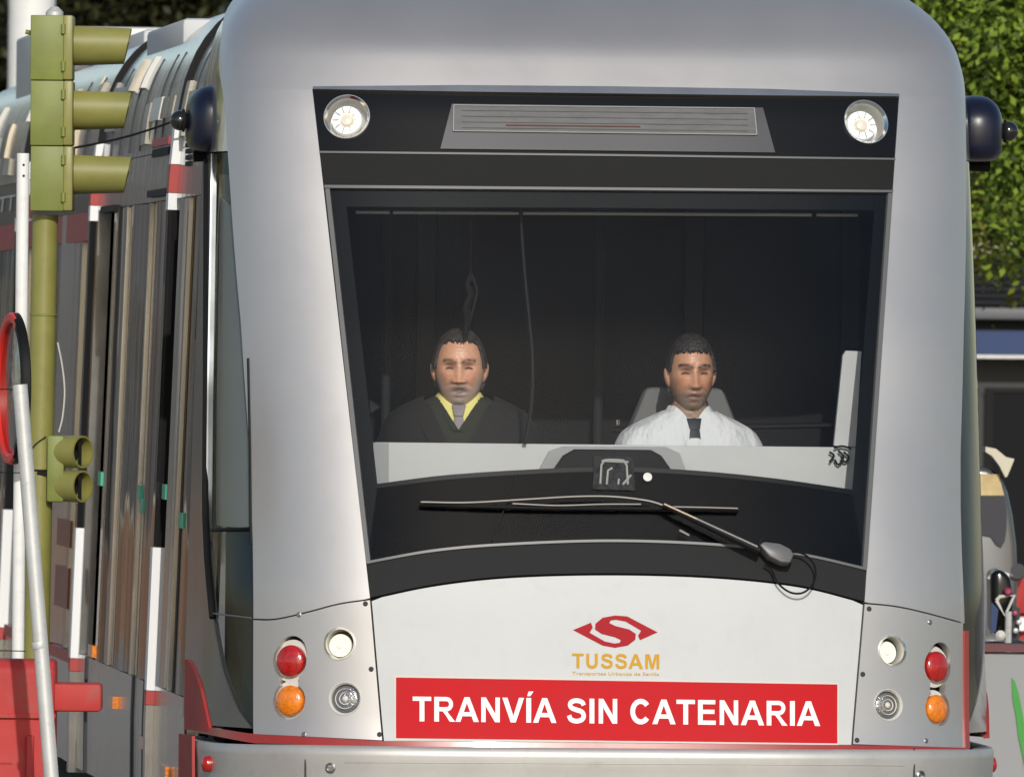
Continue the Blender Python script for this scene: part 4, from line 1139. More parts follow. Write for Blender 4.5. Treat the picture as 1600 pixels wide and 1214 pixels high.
def limbs(mb, infl=0.0, arms_only=False, hands=True):
    for s in (-1, 1):
        sh, el, wr = (s * 0.176, 0.026, -0.250), (s * 0.265, -0.02, -0.53), (s * 0.19, -0.27, -0.55)
        mb.tube([sh, (s * 0.235, 0.012, -0.38), el], [0.062 + infl, 0.055 + infl, 0.045 + infl], 16)
        mb.lathe([((0.0635 + infl) * math.cos(t), (0.0635 + infl) * math.sin(t)) for t in np.linspace(-1.5, 1.5, 9)], sh, (0, 0, 1), 16)
        mb.tube([el, (s * 0.235, -0.14, -0.545), wr], [0.046 + infl, 0.042 + infl, 0.030 + infl], 14)
        mb.lathe([((0.046 + infl) * math.cos(t), (0.046 + infl) * math.sin(t)) for t in np.linspace(-1.5, 1.5, 9)], el, (0, 0, 1), 16)
        if hands:
            w = Vector(wr); d = Vector((-s * 0.3, -0.95, 0)).normalized(); sdw = Vector((-d.y, d.x, 0)) * s
            mb.tube([w, w + d * 0.05, w + d * 0.09], [0.028, 0.032, 0.030], 12)
            for i, L in enumerate((0.066, 0.076, 0.070, 0.054)):
                b = w + d * 0.085 + sdw * (0.025 - 0.0165 * i)
                mb.tube([b, b + d * L * 0.5 + Vector((0, 0, 0.004)), b + d * L * 0.85 + Vector((0, 0, -0.016)), b + d * L + Vector((0, 0, -0.032))], [0.0095, 0.009, 0.008, 0.0065], 8)
            b = w + d * 0.03 + sdw * 0.026
            mb.tube([b, b + d * 0.03 + sdw * 0.022, b + d * 0.058 + sdw * 0.026 + Vector((0, 0, -0.012))], [0.012, 0.0105, 0.008], 8)
        if not arms_only:
            hip, kn, an = (s * 0.095, 0.0, -0.70), (s * 0.13, -0.36, -0.70), (s * 0.13, -0.40, -1.12)
            mb.tube([hip, (s * 0.115, -0.18, -0.695), kn], [0.085 + infl, 0.075 + infl, 0.055 + infl], 16)
            mb.tube([kn, (s * 0.13, -0.375, -0.86), an], [0.054 + infl, 0.052 + infl, 0.038 + infl], 14)
            mb.lathe([(0.056 * math.cos(t), 0.056 * math.sin(t)) for t in np.linspace(-1.5, 1.5, 9)], kn, (0, 0, 1), 14)
            mb.tube([(s * 0.13, -0.37, -1.15), (s * 0.135, -0.45, -1.17), (s * 0.14, -0.56, -1.18)], [0.042, 0.043, 0.026], 12)
def remeshed(name, mb, voxel, m, parent, smooth_it=2):
    o = obj(name, mb.V, mb.F, m, parent)
    md = o.modifiers.new('r', 'REMESH'); md.mode = 'VOXEL'; md.voxel_size = voxel; md.use_smooth_shade = True
    if smooth_it:
        ms = o.modifiers.new('s', 'SMOOTH'); ms.iterations = smooth_it; ms.factor = 0.5
    apply_mods(o)
    o.data.polygons.foreach_set('use_smooth', [True] * len(o.data.polygons))
    return o
def colour(o, fn):
    me = o.data; n = len(me.vertices); co = np.empty(n * 3); me.vertices.foreach_get('co', co); co = co.reshape(-1, 3)
    c = fn(co); at_ = me.color_attributes.new('skin_tone_shade', 'FLOAT_COLOR', 'POINT')
    at_.data.foreach_set('color', np.concatenate([c, np.ones((n, 1))], 1).ravel())
def vcol_mat(name, rough=0.42):
    m = bpy.data.materials.new(name); m.use_nodes = True; nt = m.node_tree; b = nt.nodes['Principled BSDF']
    a = nt.nodes.new('ShaderNodeVertexColor'); a.layer_name = 'skin_tone_shade'
    nz = nt.nodes.new('ShaderNodeTexNoise'); nz.inputs['Scale'].default_value = 90; nz.inputs['Detail'].default_value = 5
    mr = nt.nodes.new('ShaderNodeMapRange'); mr.inputs[3].default_value = 0.82; mr.inputs[4].default_value = 1.18; nt.links.new(nz.outputs['Fac'], mr.inputs[0])
    tc = nt.nodes.new('ShaderNodeTexCoord'); nt.links.new(tc.outputs['Object'], nz.inputs['Vector'])
    mx = nt.nodes.new('ShaderNodeVectorMath'); mx.operation = 'SCALE'
    nt.links.new(a.outputs['Color'], mx.inputs[0]); nt.links.new(mr.outputs[0], mx.inputs['Scale']); nt.links.new(mx.outputs[0], b.inputs['Base Color'])
    b.inputs['Roughness'].default_value = rough; 
    return m
SKIN = vcol_mat('skin')
def face_paint(co, base, beard, beard_amt, brow, lips, goatee, mouth):
    x, y, z = co[:, 0], co[:, 1], co[:, 2] / 1.05; ax = np.abs(x); fr = (y < -0.01)
    c = np.tile(np.array(base, float), (len(co), 1)); base = np.array(base)
    mott = 0.5 + 0.25 * (np.sin(x * 310 + 3 * np.sin(z * 160)) + np.sin(z * 270 + 2 * np.sin(x * 190)))
    def blend(mask, col):
        nonlocal c
        m_ = np.clip(mask, 0, 1)[:, None]; c = c * (1 - m_) + np.array(col) * m_
    G = lambda t, s: np.exp(-(t / s) ** 2)
    red = base * np.array((1.0, 0.76, 0.68))
    blend(fr * (0.65 * G(z + 0.025, 0.024) * G(ax - 0.042, 0.020) + 0.7 * G(x, 0.014) * G(z + 0.032, 0.018) + 0.30 * mott * (z > 0.03)), red)
    jaw = 1 / (1 + np.exp((z + 0.050 + 0.30 * (0.034 - ax).clip(0)) / 0.005)) * fr * (z > -0.15)
    if goatee: jaw = jaw * (0.45 + 0.55 * G(x, 0.040))
    stash = G(z + 0.050, 0.0065) * G(x, 0.027) * fr
    side_ = (ax > 0.056) * (z < -0.005) * (z > -0.13) * fr
    blend(beard_amt * (0.75 + 0.4 * mott) * np.maximum(np.maximum(jaw, stash), 0.8 * side_ * np.clip((-z) / 0.05, 0, 1)), beard)
    blend(fr * 0.9 * (G(z + 0.060 - mouth, 0.0045) * G(x, 0.022) + G(z + 0.0755 + mouth, 0.0052) * G(x, 0.019)), lips)
    blend(fr * G(z + 0.0675, 0.0030 + mouth) * G(x, 0.022) ** 0.6, (0.03, 0.012, 0.010))
    if mouth > 0.001: blend(fr * 0.8 * G(z + 0.0650, 0.0030) * G(x, 0.015), (0.42, 0.34, 0.27))
    blend(fr * 0.9 * G(z + 0.0425, 0.003) * G(ax - 0.009, 0.004), (0.06, 0.025, 0.02))  # nostril shade put into the skin colour
    bz = 0.0235 + 0.008 * np.sin(np.clip((ax - 0.008) / 0.050, 0, 1) * np.pi * 0.85)
    blend(fr * 0.98 * G(z - bz, 0.0048) ** 0.8 * (ax > 0.009) * (ax < 0.055) * (0.75 + 0.4 * mott), brow)
    blend(fr * 0.35 * G(z - 0.012, 0.008) * G(ax - 0.030, 0.018), base * np.array((0.40, 0.30, 0.27)))  # brow shade in the eye sockets, painted into the skin
    blend(fr * 0.5 * G(z - 0.010, 0.016) * G(ax - 0.013, 0.006), base * np.array((0.5, 0.38, 0.33)))  # painted shade beside the nose bridge
    blend(fr * G(z - 0.0035 - 0.003 * G(ax - 0.032, 0.012), 0.0036) ** 0.8 * (1 / (1 + np.exp((np.abs(ax - 0.032) - 0.0135) / 0.0012))), (0.02, 0.011, 0.009))
    blend(fr * 0.4 * G(z + 0.048 + 0.5 * (ax - 0.035), 0.004) * G(ax - 0.036, 0.010), base * 0.5)  # crease shade of the mouth folds, painted in
    return c
def hair_cap(gfun, fn_mask, thick, m, parent, seed, drop):
    g = gfun.copy(); nv, nu, _ = g.shape
    g0 = np.array((0, -0.3 * drop, -drop)); nrm = (g - g0) / np.linalg.norm(g - g0, axis=-1, keepdims=True)
    rng = np.random.default_rng(seed)
    jit = 0.004 * np.sin(np.arange(nu) * 1.9 + seed)[None, :, None] + 0.003 * np.sin(np.arange(nu) * 0.73 + seed)[None, :, None]
    mask = fn_mask(g - g0 + np.concatenate([0 * g[..., :2], 0 * g[..., 2:] + jit], -1))
    idx = -np.ones((nv, nu), int); V = []
    out = g + nrm * (thick * (0.8 + 0.4 * rng.random((nv, nu, 1))))
    inn = g - nrm * 0.006
    F = []
    n0 = nv * nu
    V = np.concatenate([out.reshape(-1, 3), inn.reshape(-1, 3)])
    ec = {}
    for j in range(nv - 1):
        for i in range(nu):
            q = (j * nu + i, j * nu + (i + 1) % nu, (j + 1) * nu + (i + 1) % nu, (j + 1) * nu + i)
            if all(mask.ravel()[list(q)]):
                F.append(q); F.append(tuple(n0 + v for v in q[::-1]))
                for a, b in zip(q, q[1:] + q[:1]):
                    if (b, a) in ec: ec.pop((b, a))
                    else: ec[(a, b)] = 1
    for a, b in ec: F.append((a, n0 + a, n0 + b, b))
    used = sorted({v for f in F for v in f}); mp = {v: i for i, v in enumerate(used)}
    return obj('hair', V[used], [tuple(mp[v] for v in f) for f in F], m, parent, True, 60)
def cut_top(o, fn):
    bm = bmesh.new(); bm.from_mesh(o.data)
    bmesh.ops.delete(bm, geom=[v for v in bm.verts if fn(v.co)], context='VERTS'); bm.to_mesh(o.data); bm.free()

def person(H, label, base, beard, amt, brow, lips, jaw, nose, wide, nosew, mouth, goatee, hair_m, hair_mask, hair_t, clothes, turn, drop=0.0, seed=1):
    o = empty('person', TMAT @ (Vector(H) + Vector((0, 0, drop))), YAW + turn, label, 'person', None)
    mb = MB(); hg = head_grid(jaw, nose, wide, nosew, mouth) + np.array((0, -0.3 * drop, -drop))
    mb.add(*grid_mesh(hg))
    for s in (-1, 1):      # ears
        V = []; F = []
        for j in range(9):
            ph = -math.pi / 2 + math.pi * j / 8
            for i in range(12):
                th = 2 * math.pi * i / 12
                V.append((s * (0.077 * wide + 0.002) + 0.013 * math.cos(ph) * math.cos(th) + s * 0.006 * math.sin(ph), 0.012 - 0.3 * drop + 0.019 * math.cos(ph) * math.sin(th), -0.008 - drop + 0.033 * math.sin(ph)))
        for j in range(8):
            for i in range(12): F.append((j * 12 + i, j * 12 + (i + 1) % 12, (j + 1) * 12 + (i + 1) % 12, (j + 1) * 12 + i))
        F.append(tuple(range(12))[::-1]); F.append(tuple(96 + i for i in range(12)))
        mb.add(V, F)
    mb.add(*torso()); limbs(mb)
    body = remeshed('body', mb, 0.0027, SKIN, o, 0)
    colour(body, lambda co: face_paint(co + np.array((0, 0.3 * drop, drop)), base, beard, amt, brow, lips, goatee, mouth))
    hair_cap(hg, hair_mask, hair_t, hair_m, o, seed, drop)
    clothes(o)
    return o
def garment(name, infl, m, parent, rings_from=-0.145, full=False):
    mb = MB(); mb.add(*torso(infl)); limbs(mb, infl, arms_only=not full, hands=False)
    c = remeshed(name, mb, 0.006, m, parent, 12)
    return c
def collar(m, parent, r0=0.066, r1=0.094, z0=-0.108, z1=-0.152, gap=0.22, drop=0.035):
    V = []; F = []; n = 40
    for t in (0.0, 0.004):
        for k in range(n + 1):
            a = -math.pi / 2 + gap * 0.35 + (2 * math.pi - gap * 0.7) * k / n          # starts at the front
            fr_ = max(0, -math.sin(a)) ** 2
            for j in range(4):
                v = j / 3
                r = r0 + (r1 - r0) * v + t
                z = z0 + (z1 - z0) * v - 0.048 * fr_ ** 2.5 * (0.95 + 0.05 * v) - drop * v * fr_ ** 8
                V.append((r * math.cos(a) * (1 + 0.25 * fr_ ** 8 * v), 0.019 + r * math.sin(a) * (1 + 0.14 * v * fr_), z))
    m_ = (n + 1) * 4
    for k in range(n):
        for j in range(3):
            a = k * 4 + j; F += [(a, a + 4, a + 5, a + 1), (m_ + a, m_ + a + 1, m_ + a + 5, m_ + a + 4)]
        F += [(k * 4, m_ + k * 4, m_ + k * 4 + 4, k * 4 + 4), (k * 4 + 3, k * 4 + 7, m_ + k * 4 + 7, m_ + k * 4 + 3)]
    for k in (0, n): 
        for j in range(3): a = k * 4 + j; F.append((a, a + 1, m_ + a + 1, m_ + a))
    return obj('collar', V, F, m, parent, True, 40)
def tie(m, parent, z0=-0.150, w=0.027, yf=-0.088):
    k = MB()
    k.prism([(-w * 0.95, yf + 0.012, z0), (w * 0.95, yf + 0.012, z0), (w * 0.62, yf - 0.008, z0 - 0.038), (-w * 0.62, yf - 0.008, z0 - 0.038)], (0, 0.022, 0))
    k.prism([(-w * 0.6, yf - 0.006, z0 - 0.039), (w * 0.6, yf - 0.006, z0 - 0.039), (w * 1.5, yf - 0.028, z0 - 0.22), (w * 1.7, yf - 0.03, z0 - 0.36), (0, yf - 0.03, z0 - 0.41), (-w * 1.7, yf - 0.03, z0 - 0.36), (-w * 1.5, yf - 0.028, z0 - 0.22)], (0, 0.008, 0))
    o = k.build('tie', m, parent); bevel(o, 0.003, 2); return o
cloth_white = mat('shirt_white', (0.66, 0.67, 0.68), 0.8, bump=0.05, bscale=7, stretch=(1.3, 1, 0.6))
cloth_black = mat('jacket_dark', (0.008, 0.008, 0.009), 0.9, bump=0.006, bscale=10)
cloth_olive = mat('jumper_olive', (0.018, 0.022, 0.014), 0.9, bump=0.003, bscale=60)
cloth_yellow = mat('shirt_yellow', (0.72, 0.66, 0.22), 0.8)
tie_navy = mat('tie_navy', (0.010, 0.013, 0.022), 0.6, var=0.3, vscale=40)
tie_grey = mat('tie_grey', (0.22, 0.19, 0.19), 0.6)
trouser = mat('trousers_dark', (0.02, 0.02, 0.025), 0.9)
hair_dark = mat('hair_dark', (0.022, 0.018, 0.017), 0.55, var=0.4, vscale=60, bump=0.004, bscale=120)
hair_grey = mat('hair_brown', (0.034, 0.027, 0.024), 0.6, var=0.5, vscale=50, bump=0.004, bscale=120)

def front_y(x, z, infl):
    w = np.interp(-z, [-r[0] for r in RINGS], [r[1] for r in RINGS]) + infl; d = np.interp(-z, [-r[0] for r in RINGS], [r[2] for r in RINGS]) + infl
    yo = np.interp(-z, [-r[0] for r in RINGS], [r[3] for r in RINGS])
    return yo - d * max(0.0, 1 - (abs(x) / w) ** 2) ** 0.45
def vee(name, m, parent, infl, x_top, z_top, z_bot, width, thick):
    """a band down each side of a V neck (jumper rib, jacket lapel)"""
    for s in (-1, 1):
        V = []; F = []; n = 14
        for t_ in (0.0, thick):
            for k in range(n + 1):
                v = k / n; z = z_top + (z_bot - z_top) * v; xi = x_top * (1 - v) + 0.002
                ww = width * (0.7 + 0.6 * math.sin(math.pi * min(1, v * 1.15)) if width > 0.02 else 1.0)
                for xx in (xi - 0.004, xi + ww * 0.5, xi + ww):
                    V.append((s * xx, front_y(xx, z, infl) - t_, z))
        m_ = (n + 1) * 3
        for k in range(n):
            for j in range(2):
                a = k * 3 + j; F += [(a, a + 1, a + 4, a + 3), (m_ + a, m_ + a + 3, m_ + a + 4, m_ + a + 1)]
            F += [(k * 3, k * 3 + 3, m_ + k * 3 + 3, m_ + k * 3), (k * 3 + 2, m_ + k * 3 + 2, m_ + k * 3 + 5, k * 3 + 5)]
        F += [(0, m_, m_ + 1, 1), (1, m_ + 1, m_ + 2, 2), (n * 3, n * 3 + 1, m_ + n * 3 + 1, m_ + n * 3), (n * 3 + 1, n * 3 + 2, m_ + n * 3 + 2, m_ + n * 3 + 1)]
        obj(name, V, F, m, parent, True, 40)
def neck_hole(c): return c.z > -0.118 or (c.z > -0.165 and math.hypot(c.x, c.y - 0.02) < 0.088)
def driver_clothes(o):
    g_ = garment('shirt', 0.011, cloth_white, o); cut_top(g_, lambda c: neck_hole(c) or (c.y < -0.25 and abs(c.x) < 0.2))
    collar(cloth_white, o); tie(tie_navy, o)
    mb = MB(); mb.add(*torso(0.008, [r for r in RINGS if r[0] < -0.6])); limbs(mb, 0.012, hands=False)
    t_ = remeshed('trousers', mb, 0.008, trouser, o, 2); cut_top(t_, lambda c: c.z > -0.58)
def passenger_clothes(o):
    s_ = garment('shirt', 0.006, cloth_yellow, o); cut_top(s_, neck_hole)
    j_ = garment('jumper', 0.012, cloth_olive, o); cut_top(j_, lambda c: neck_hole(c) or (c.y < 0 and abs(c.x) < (c.z + 0.236) * 0.60))
    k_ = garment('jacket', 0.024, cloth_black, o); cut_top(k_, lambda c: neck_hole(c) or (c.y < 0.0 and abs(c.x) < 0.05 + (c.z + 0.34) * 0.30 and c.z > -0.52))
    vee('jumper_rib', cloth_olive, o, 0.016, 0.056, -0.150, -0.236, 0.016, 0.006)
    vee('lapel', cloth_black, o, 0.030, 0.098, -0.150, -0.36, 0.045, 0.008)
    collar(cloth_yellow, o, 0.067, 0.096); tie(tie_grey, o, w=0.025)
    mb = MB(); mb.add(*torso(0.008, [r for r in RINGS if r[0] < -0.6])); limbs(mb, 0.012, hands=False)
    t_ = remeshed('trousers', mb, 0.008, trouser, o, 2); cut_top(t_, lambda c: c.z > -0.58)

def mask_full(g):      # short dark hair, straight hairline
    x, y, z = g[..., 0], g[..., 1], g[..., 2]
    return (z > 0.070 - 0.25 * (np.abs(x) - 0.04).clip(0)) | ((y > -0.035) & (z > 0.012) & (np.abs(x) > 0.04)) | ((y > 0.02) & (z > -0.07))
def mask_thin(g):      # receding hair
    x, y, z = g[..., 0], g[..., 1], g[..., 2]
    return (z > 0.082 + 0.30 * np.abs(np.abs(x) - 0.028).clip(0, 0.03) * -1 + 0.009) | ((y > -0.045) & (z > 0.004) & (np.abs(x) > 0.045)) | ((y > 0.02) & (z > -0.06))
drv = person(DRV, 'person in white shirt and dark tie seated at the tram controls', (0.56, 0.29, 0.18), (0.19, 0.15, 0.115), 0.8, (0.025, 0.018, 0.014), (0.30, 0.12, 0.10),
             0.22, 1.0, 0.96, 1.0, 0.001, False, hair_dark, mask_full, 0.011, driver_clothes, R(4), 0.006, seed=3)
pas = person(PAS, 'person with grey beard, yellow collar and dark jacket seated behind the windscreen', (0.64, 0.34, 0.22), (0.42, 0.38, 0.35), 0.85, (0.12, 0.075, 0.05), (0.36, 0.14, 0.12),
             0.13, 0.9, 1.07, 1.3, 0.005, True, hair_grey, mask_thin, 0.011, passenger_clothes, R(-6), 0.034, seed=5)

# ------------------------------------------------------------------ traffic signal (olive green) beside the tram
SD = 42.0
base = at(72, 400, SD)
def sgl(px, py, dd=0.0): return Vector(at(px, py, SD + dd))
top, bot = sgl(86, 40), sgl(69, 650)
dirv = (bot - top).normalized(); t_ = (0 - top.z) / dirv.z; foot = top + dirv * t_
sig = empty('traffic_signal', foot, 0, 'olive green traffic signal post with three hooded lenses seen from the side', 'traffic signal')
def loc(p): return Vector(p) - foot
def sgl_l(px, py, dd=0.0): return loc(sgl(px, py, dd))
k = MB(); k.tube([Vector((0, 0, 0)), sgl_l(71, 336)], [0.047, 0.044], 24); part('post', k, M['olive2'], sig, True)
for y in (492, 735):
    c = sgl_l(71 - (y - 336) * 0.019, y); k = MB(); k.lathe([(0.0445, -0.004), (0.0475, -0.003), (0.0475, 0.003), (0.0445, 0.004)], c, -dirv, 28); part('post_band', k, M['olive'] if y < 600 else M['rubber'], sig, True)
k = MB(); k.lathe([(0.07, 0.0), (0.07, 0.02), (0.05, 0.03)], (0, 0, 0.0), (0, 0, 1), 24); part('base_collar', k, M['olive'], sig, True)
# housing, three stacked chambers
hy0, hy1 = 25, 331
for i in range(3):
    ya = hy0 + i * (hy1 - hy0) / 3; yb = hy0 + (i + 1) * (hy1 - hy0) / 3
    a, b = sgl_l(50, ya + 0.25), sgl_l(101, yb - 0.25)
    k = MB(); k.box((a.x, -0.10, b.z), (b.x, 0.10, a.z)); hs = part('signal_housing', k, M['olive'], sig); bevel(hs, 0.004, 2)
    a, b = sgl_l(101.2, ya + 0.6), sgl_l(115, yb - 0.6)
    k = MB(); k.box((a.x, -0.108, b.z), (b.x, 0.108, a.z)); dr = part('lens_door', k, M['olive2'], hs); bevel(dr, 0.006, 2)
    for yy in (ya + 22, yb - 22):
        p_ = sgl_l(101, yy); k = MB(); k.lathe([(0.008, -0.016), (0.008, 0.016)], (p_.x, -0.108, p_.z), (0, 0, 1), 10); part('hinge', k, M['olive'], hs, True)
    # hood: tapered tube, open underneath at the far end
    yt, ym, yv = 37 + i * 100.5, 70 + i * 100.5, 103 + i * 100.5
    c0 = sgl_l(116, ym); c1 = sgl_l(207, ym - 3)
    V = []; F = []; n = 36; L = (c1 - c0).length; ax_ = Vector((math.cos(R(4)), -math.sin(R(6)), 0)).normalized()
    for t2, rr2, ins in ((0, 0.0725, 0), (1, 0.066, 0), (1, 0.062, 1), (0, 0.0685, 1)):
        for q in range(n + 1):
            w = R(-238) + R(296) * q / n        # gap at the bottom
            ln = L * t2 * (0.93 + 0.07 * math.sin(w))
            V.append(c0 + ax_ * ln + Vector((0, rr2 * math.cos(w), rr2 * math.sin(w))))
    m_ = n + 1
    for j in range(3):
        for q in range(n): F.append((j * m_ + q, j * m_ + q + 1, (j + 1) * m_ + q + 1, (j + 1) * m_ + q))
    for q in range(n): F.append((3 * m_ + q, 3 * m_ + q + 1, q + 1, q))
    vz = obj('hood', V, F, M['olive2'], hs, True, 50)
    k = MB(); k.lathe([(0.064, 0.0), (0.05, 0.012), (0.001, 0.02)], c0, ax_, 24); part('lens', k, M['dark'], hs, True)
k = MB(); a = sgl_l(90, 24); k.lathe([(0.03, 0), (0.03, 0.012), (0.022, 0.02), (0.012, 0.03)], (a.x - 0.01, 0, a.z - 0.002), (0, 0, 1), 18); part('top_cap', k, M['steel'], sig, True)
k = MB(); a = sgl_l(40, 50); b = sgl_l(53, 53); k.tube([a, b], 0.008, 8); part('top_bolt', k, M['olive'], sig)
# repeater lamps lower down, turned towards the street
k = MB(); a, b = sgl_l(75, 680), sgl_l(101, 784); k.box((a.x, -0.075, b.z), (b.x, 0.05, a.z)); rp_ = part('repeater_housing', k, M['olive'], sig); bevel(rp_, 0.008, 2)
for (ya, yb) in ((680, 731), (734, 784)):
    c0 = sgl_l(99, (ya + yb) / 2) + Vector((0, -0.035, 0)); ax_ = Vector((0.80, -0.60, 0)).normalized(); rr2 = (yb - ya) / 2 / 457
    k = MB(); k.lathe([(rr2 * 0.98, 0.0), (rr2, 0.05), (rr2 * 1.0, 0.088), (rr2 * 0.88, 0.088), (rr2 * 0.86, 0.03), (0.001, 0.028), (rr2 * 0.5, 0.0), (rr2 * 0.98, 0.0)], c0, ax_, 28, False); hd_ = part('repeater_hood', k, M['olive2'], rp_, True)
    k = MB(); k.lathe([(rr2 * 0.84, 0.031), (rr2 * 0.5, 0.036), (0.001, 0.04)], c0, ax_, 20); part('repeater_lens', k, M['dark'], rp_, True)
    k = MB(); sdv = Vector((0.6, 0.8, 0)); k.box((-0.002, -0.002, -rr2 * 0.8), (0.002, 0.002, rr2 * 0.8)); 
    k.V = [tuple(c0 + ax_ * 0.075 + sdv * (v[0] * 3) + Vector((0, 0, v[2])) + ax_ * v[1]) for v in k.V]; part('repeater_grid', k, M['dark'], rp_)
k = MB(); a = sgl_l(66, 742); k.tube([sgl_l(58, 738, -0.05), sgl_l(80, 742, -0.05)], 0.006, 6); part('repeater_clamp', k, M['rubber'], sig)
k = MB(); k.tube([sgl_l(x, y, -0.05) for x, y in spline([(50, 700), (58, 692), (72, 682)], 10)], 0.002, 5); part('thin_wire', k, M['rubber'], sig)
k = MB(); k.tube([sgl_l(x, y, 0.06) for x, y in spline([(90, 535), (97, 570), (101, 610), (98, 650), (92, 675)], 16)], 0.003, 5); part('thin_wire', k, M['bezel'], sig)

# thin cable from the tram's corner past the signal
c_a = TMAT @ Vector(sp(y_of(292, 2.7), 2.72, 0.02)); 
k = MB(); pts = [np.array(c_a) * (1 - t) + np.array(at(112, 232, 43.0)) * t + np.array((0, 0, -0.012 * math.sin(t * math.pi))) for t in np.linspace(0, 1, 16)]
k.tube(pts, 0.004, 6)
tag(k.build('cable', M['rubber'], None, True), 'thin black cable sloping from the signal hoods up to the tram corner', 'cable')

# ------------------------------------------------------------------ upright sign pole with round sign, leaning pole, red barriers
PD = 40.2
pt, pb_ = Vector(at(36, 240, PD)), Vector(at(28, 1030, PD)); dv = (pb_ - pt).normalized(); ft = pt + dv * (-pt.z / dv.z)
sgn_ = empty('round_sign', ft, 0, 'round red rimmed sign turned sideways on a white upright pole', 'sign')
k = MB(); k.tube([(0, 0, 0), pt - ft], 0.0205, 18); sp_ = part('pole', k, M['whitepole'], sgn_, True)
k = MB()
for y in (258, 275): k.lathe([(0.004, -0.003), (0.004, 0.002)], Vector(at(37, y, PD - 0.021)) - ft, (0, -1, 0), 8)
part('bolt_hole', k, M['dark'], sp_)
c = Vector(at(20, 607, PD - 0.09)) - ft; nv_ = Vector((-0.975, -0.225, 0.0)).normalized()
k = MB(); k.lathe([(0.001, 0.012), (0.205, 0.004), (0.215, 0.0), (0.215, -0.012), (0.001, -0.012)], c, nv_, 48); part('sign_plate', k, M['signface'], sgn_, True)
k = MB(); k.lathe([(0.214, -0.014), (0.214, 0.010), (0.222, 0.016), (0.243, 0.016), (0.248, 0.008), (0.248, -0.012), (0.240, -0.016), (0.214, -0.014)], c, nv_, 48, False); rim_ = part('sign_rim', k, [M['signred'], M['rubber']], sgn_, True)
for p_ in rim_.data.polygons: p_.material_index = 1 if p_.center.x > c.x + 0.012 else 0  # right part of the rim is coloured dark
k = MB(); k.tube([Vector(at(34, 590, PD)) - ft, c + Vector((0.02, 0.02, 0.02))], 0.012, 8); k.tube([Vector(at(33, 640, PD)) - ft, c + Vector((0.02, 0.02, -0.06))], 0.012, 8); part('sign_bracket', k, M['rubber'], sgn_)

LD = 38.4
a, b = Vector(at(31, 601, LD)), Vector(at(81, 1225, LD)); dv = (b - a).normalized(); ft = b + dv * (-b.z / dv.z)
lp = empty('leaning_pole', ft, 0, 'pale steel pole leaning in front of the red barrier', 'pole')
k = MB(); k.tube([(0, 0, 0), a - ft], 0.0235, 20); part('shaft', k, M['steel'], lp, True)
k = MB(); k.lathe([(0.0245, -0.01), (0.0255, -0.006), (0.0255, 0.006), (0.0245, 0.01)], Vector(at(62, 1008, LD)) - ft, dv, 20); part('clamp', k, M['steel'], lp, True)
k = MB()
for y, x0_, x1_ in ((738, 0, 46), (608, 0, 44), (1016, 2, 40)):
    k.tube([Vector(at(x0_ - 60, y - 1, LD + 0.05)) - ft, Vector(at(x1_, y + 1, LD + 0.05)) - ft], 0.0018, 5)
part('tie_wire', k, M['rubber'], lp)

def make_barrier(name, px_r, d, top_py, label, group, lug=True):
    p = Vector(at(px_r, top_py, d)); h = p.z
    o = empty(name, (p.x, p.y, 0), 0, label, 'barrier', group)
    L = 1.0
    # body profile across y, extruded along x, with vertical recesses on the face
    prof = [(-0.24, 0.0), (-0.24, 0.12), (-0.15, 0.30), (-0.13, h * 0.80), (-0.13, h - 0.03), (-0.10, h), (0.10, h), (0.13, h - 0.03), (0.13, 0.30), (0.24, 0.12), (0.24, 0.0)]
    k = MB(); k.prism([(-L, y, z) for y, z in prof], (L, 0, 0)); bd = part('body', k, M['barrier'], o); bevel(bd, 0.012, 2)
    for x in (-0.075, -0.42, -0.75):
        k = MB(); k.box((x - 0.012, -0.165, 0.32), (x + 0.012, -0.12, h * 0.74)); r_ = part('rib', k, M['barrier'], o); bevel(r_, 0.006, 2)
    k = MB(); k.box((-L, -0.145, h * 0.80), (0.004, -0.126, h * 0.80 + 0.015)); part('ledge', k, M['barrier'], o)
    if lug:
        zt_, zb2 = at(100, 1066, d)[2], at(100, 1110, d)[2]; x1_ = at(160, 1090, d)[0] - p.x
        k = MB(); k.box((-0.03, -0.10, zb2), (x1_, 0.06, zt_)); lg = part('coupling_lug', k, M['barrier'], o); bevel(lg, 0.012, 2)
    k = MB(); k.lathe([(0.045, 0), (0.045, 0.02), (0.03, 0.025)], (-0.5, 0, h), (0, 0, 1), 18); part('filler_cap', k, M['barrier'], o, True)
    return o
make_barrier('plastic_barrier', 88, 39.4, 1030, 'red plastic barrier with coupling lug beside the leaning pole', 'red plastic barriers')

# ------------------------------------------------------------------ right background: low wall, parked things, kiosk, trees
WD = 47.0
xa, zt2 = at(1548, 1006, WD)[0], at(1575, 1006, WD)[2]
lw = empty('low_wall', (xa, WD, 0), 0, 'grey low wall with dark red rail and green graffiti', 'wall')
k = MB(); k.box((-1.2, 0, 0), (3.0, 0.16, zt2 - 0.035)); part('wall_face', k, M['wall'], lw)
k = MB(); k.box((-1.2, -0.02, zt2 - 0.03), (3.0, 0.18, zt2)); r_ = part('top_rail', k, M['rail'], lw)
gp = [(1581, 1058), (1586, 1064), (1592, 1084), (1599, 1120), (1606, 1170), (1612, 1214), (1604, 1214), (1596, 1172), (1591, 1150), (1587, 1116), (1582, 1090)]
k = MB(); k.prism([Vector(at(x, y, WD)) - Vector((xa, WD, 0)) + Vector((0, -0.004, 0)) for x, y in gp], (0, 0.003, 0)); part('graffiti', k, M['graf'], lw)

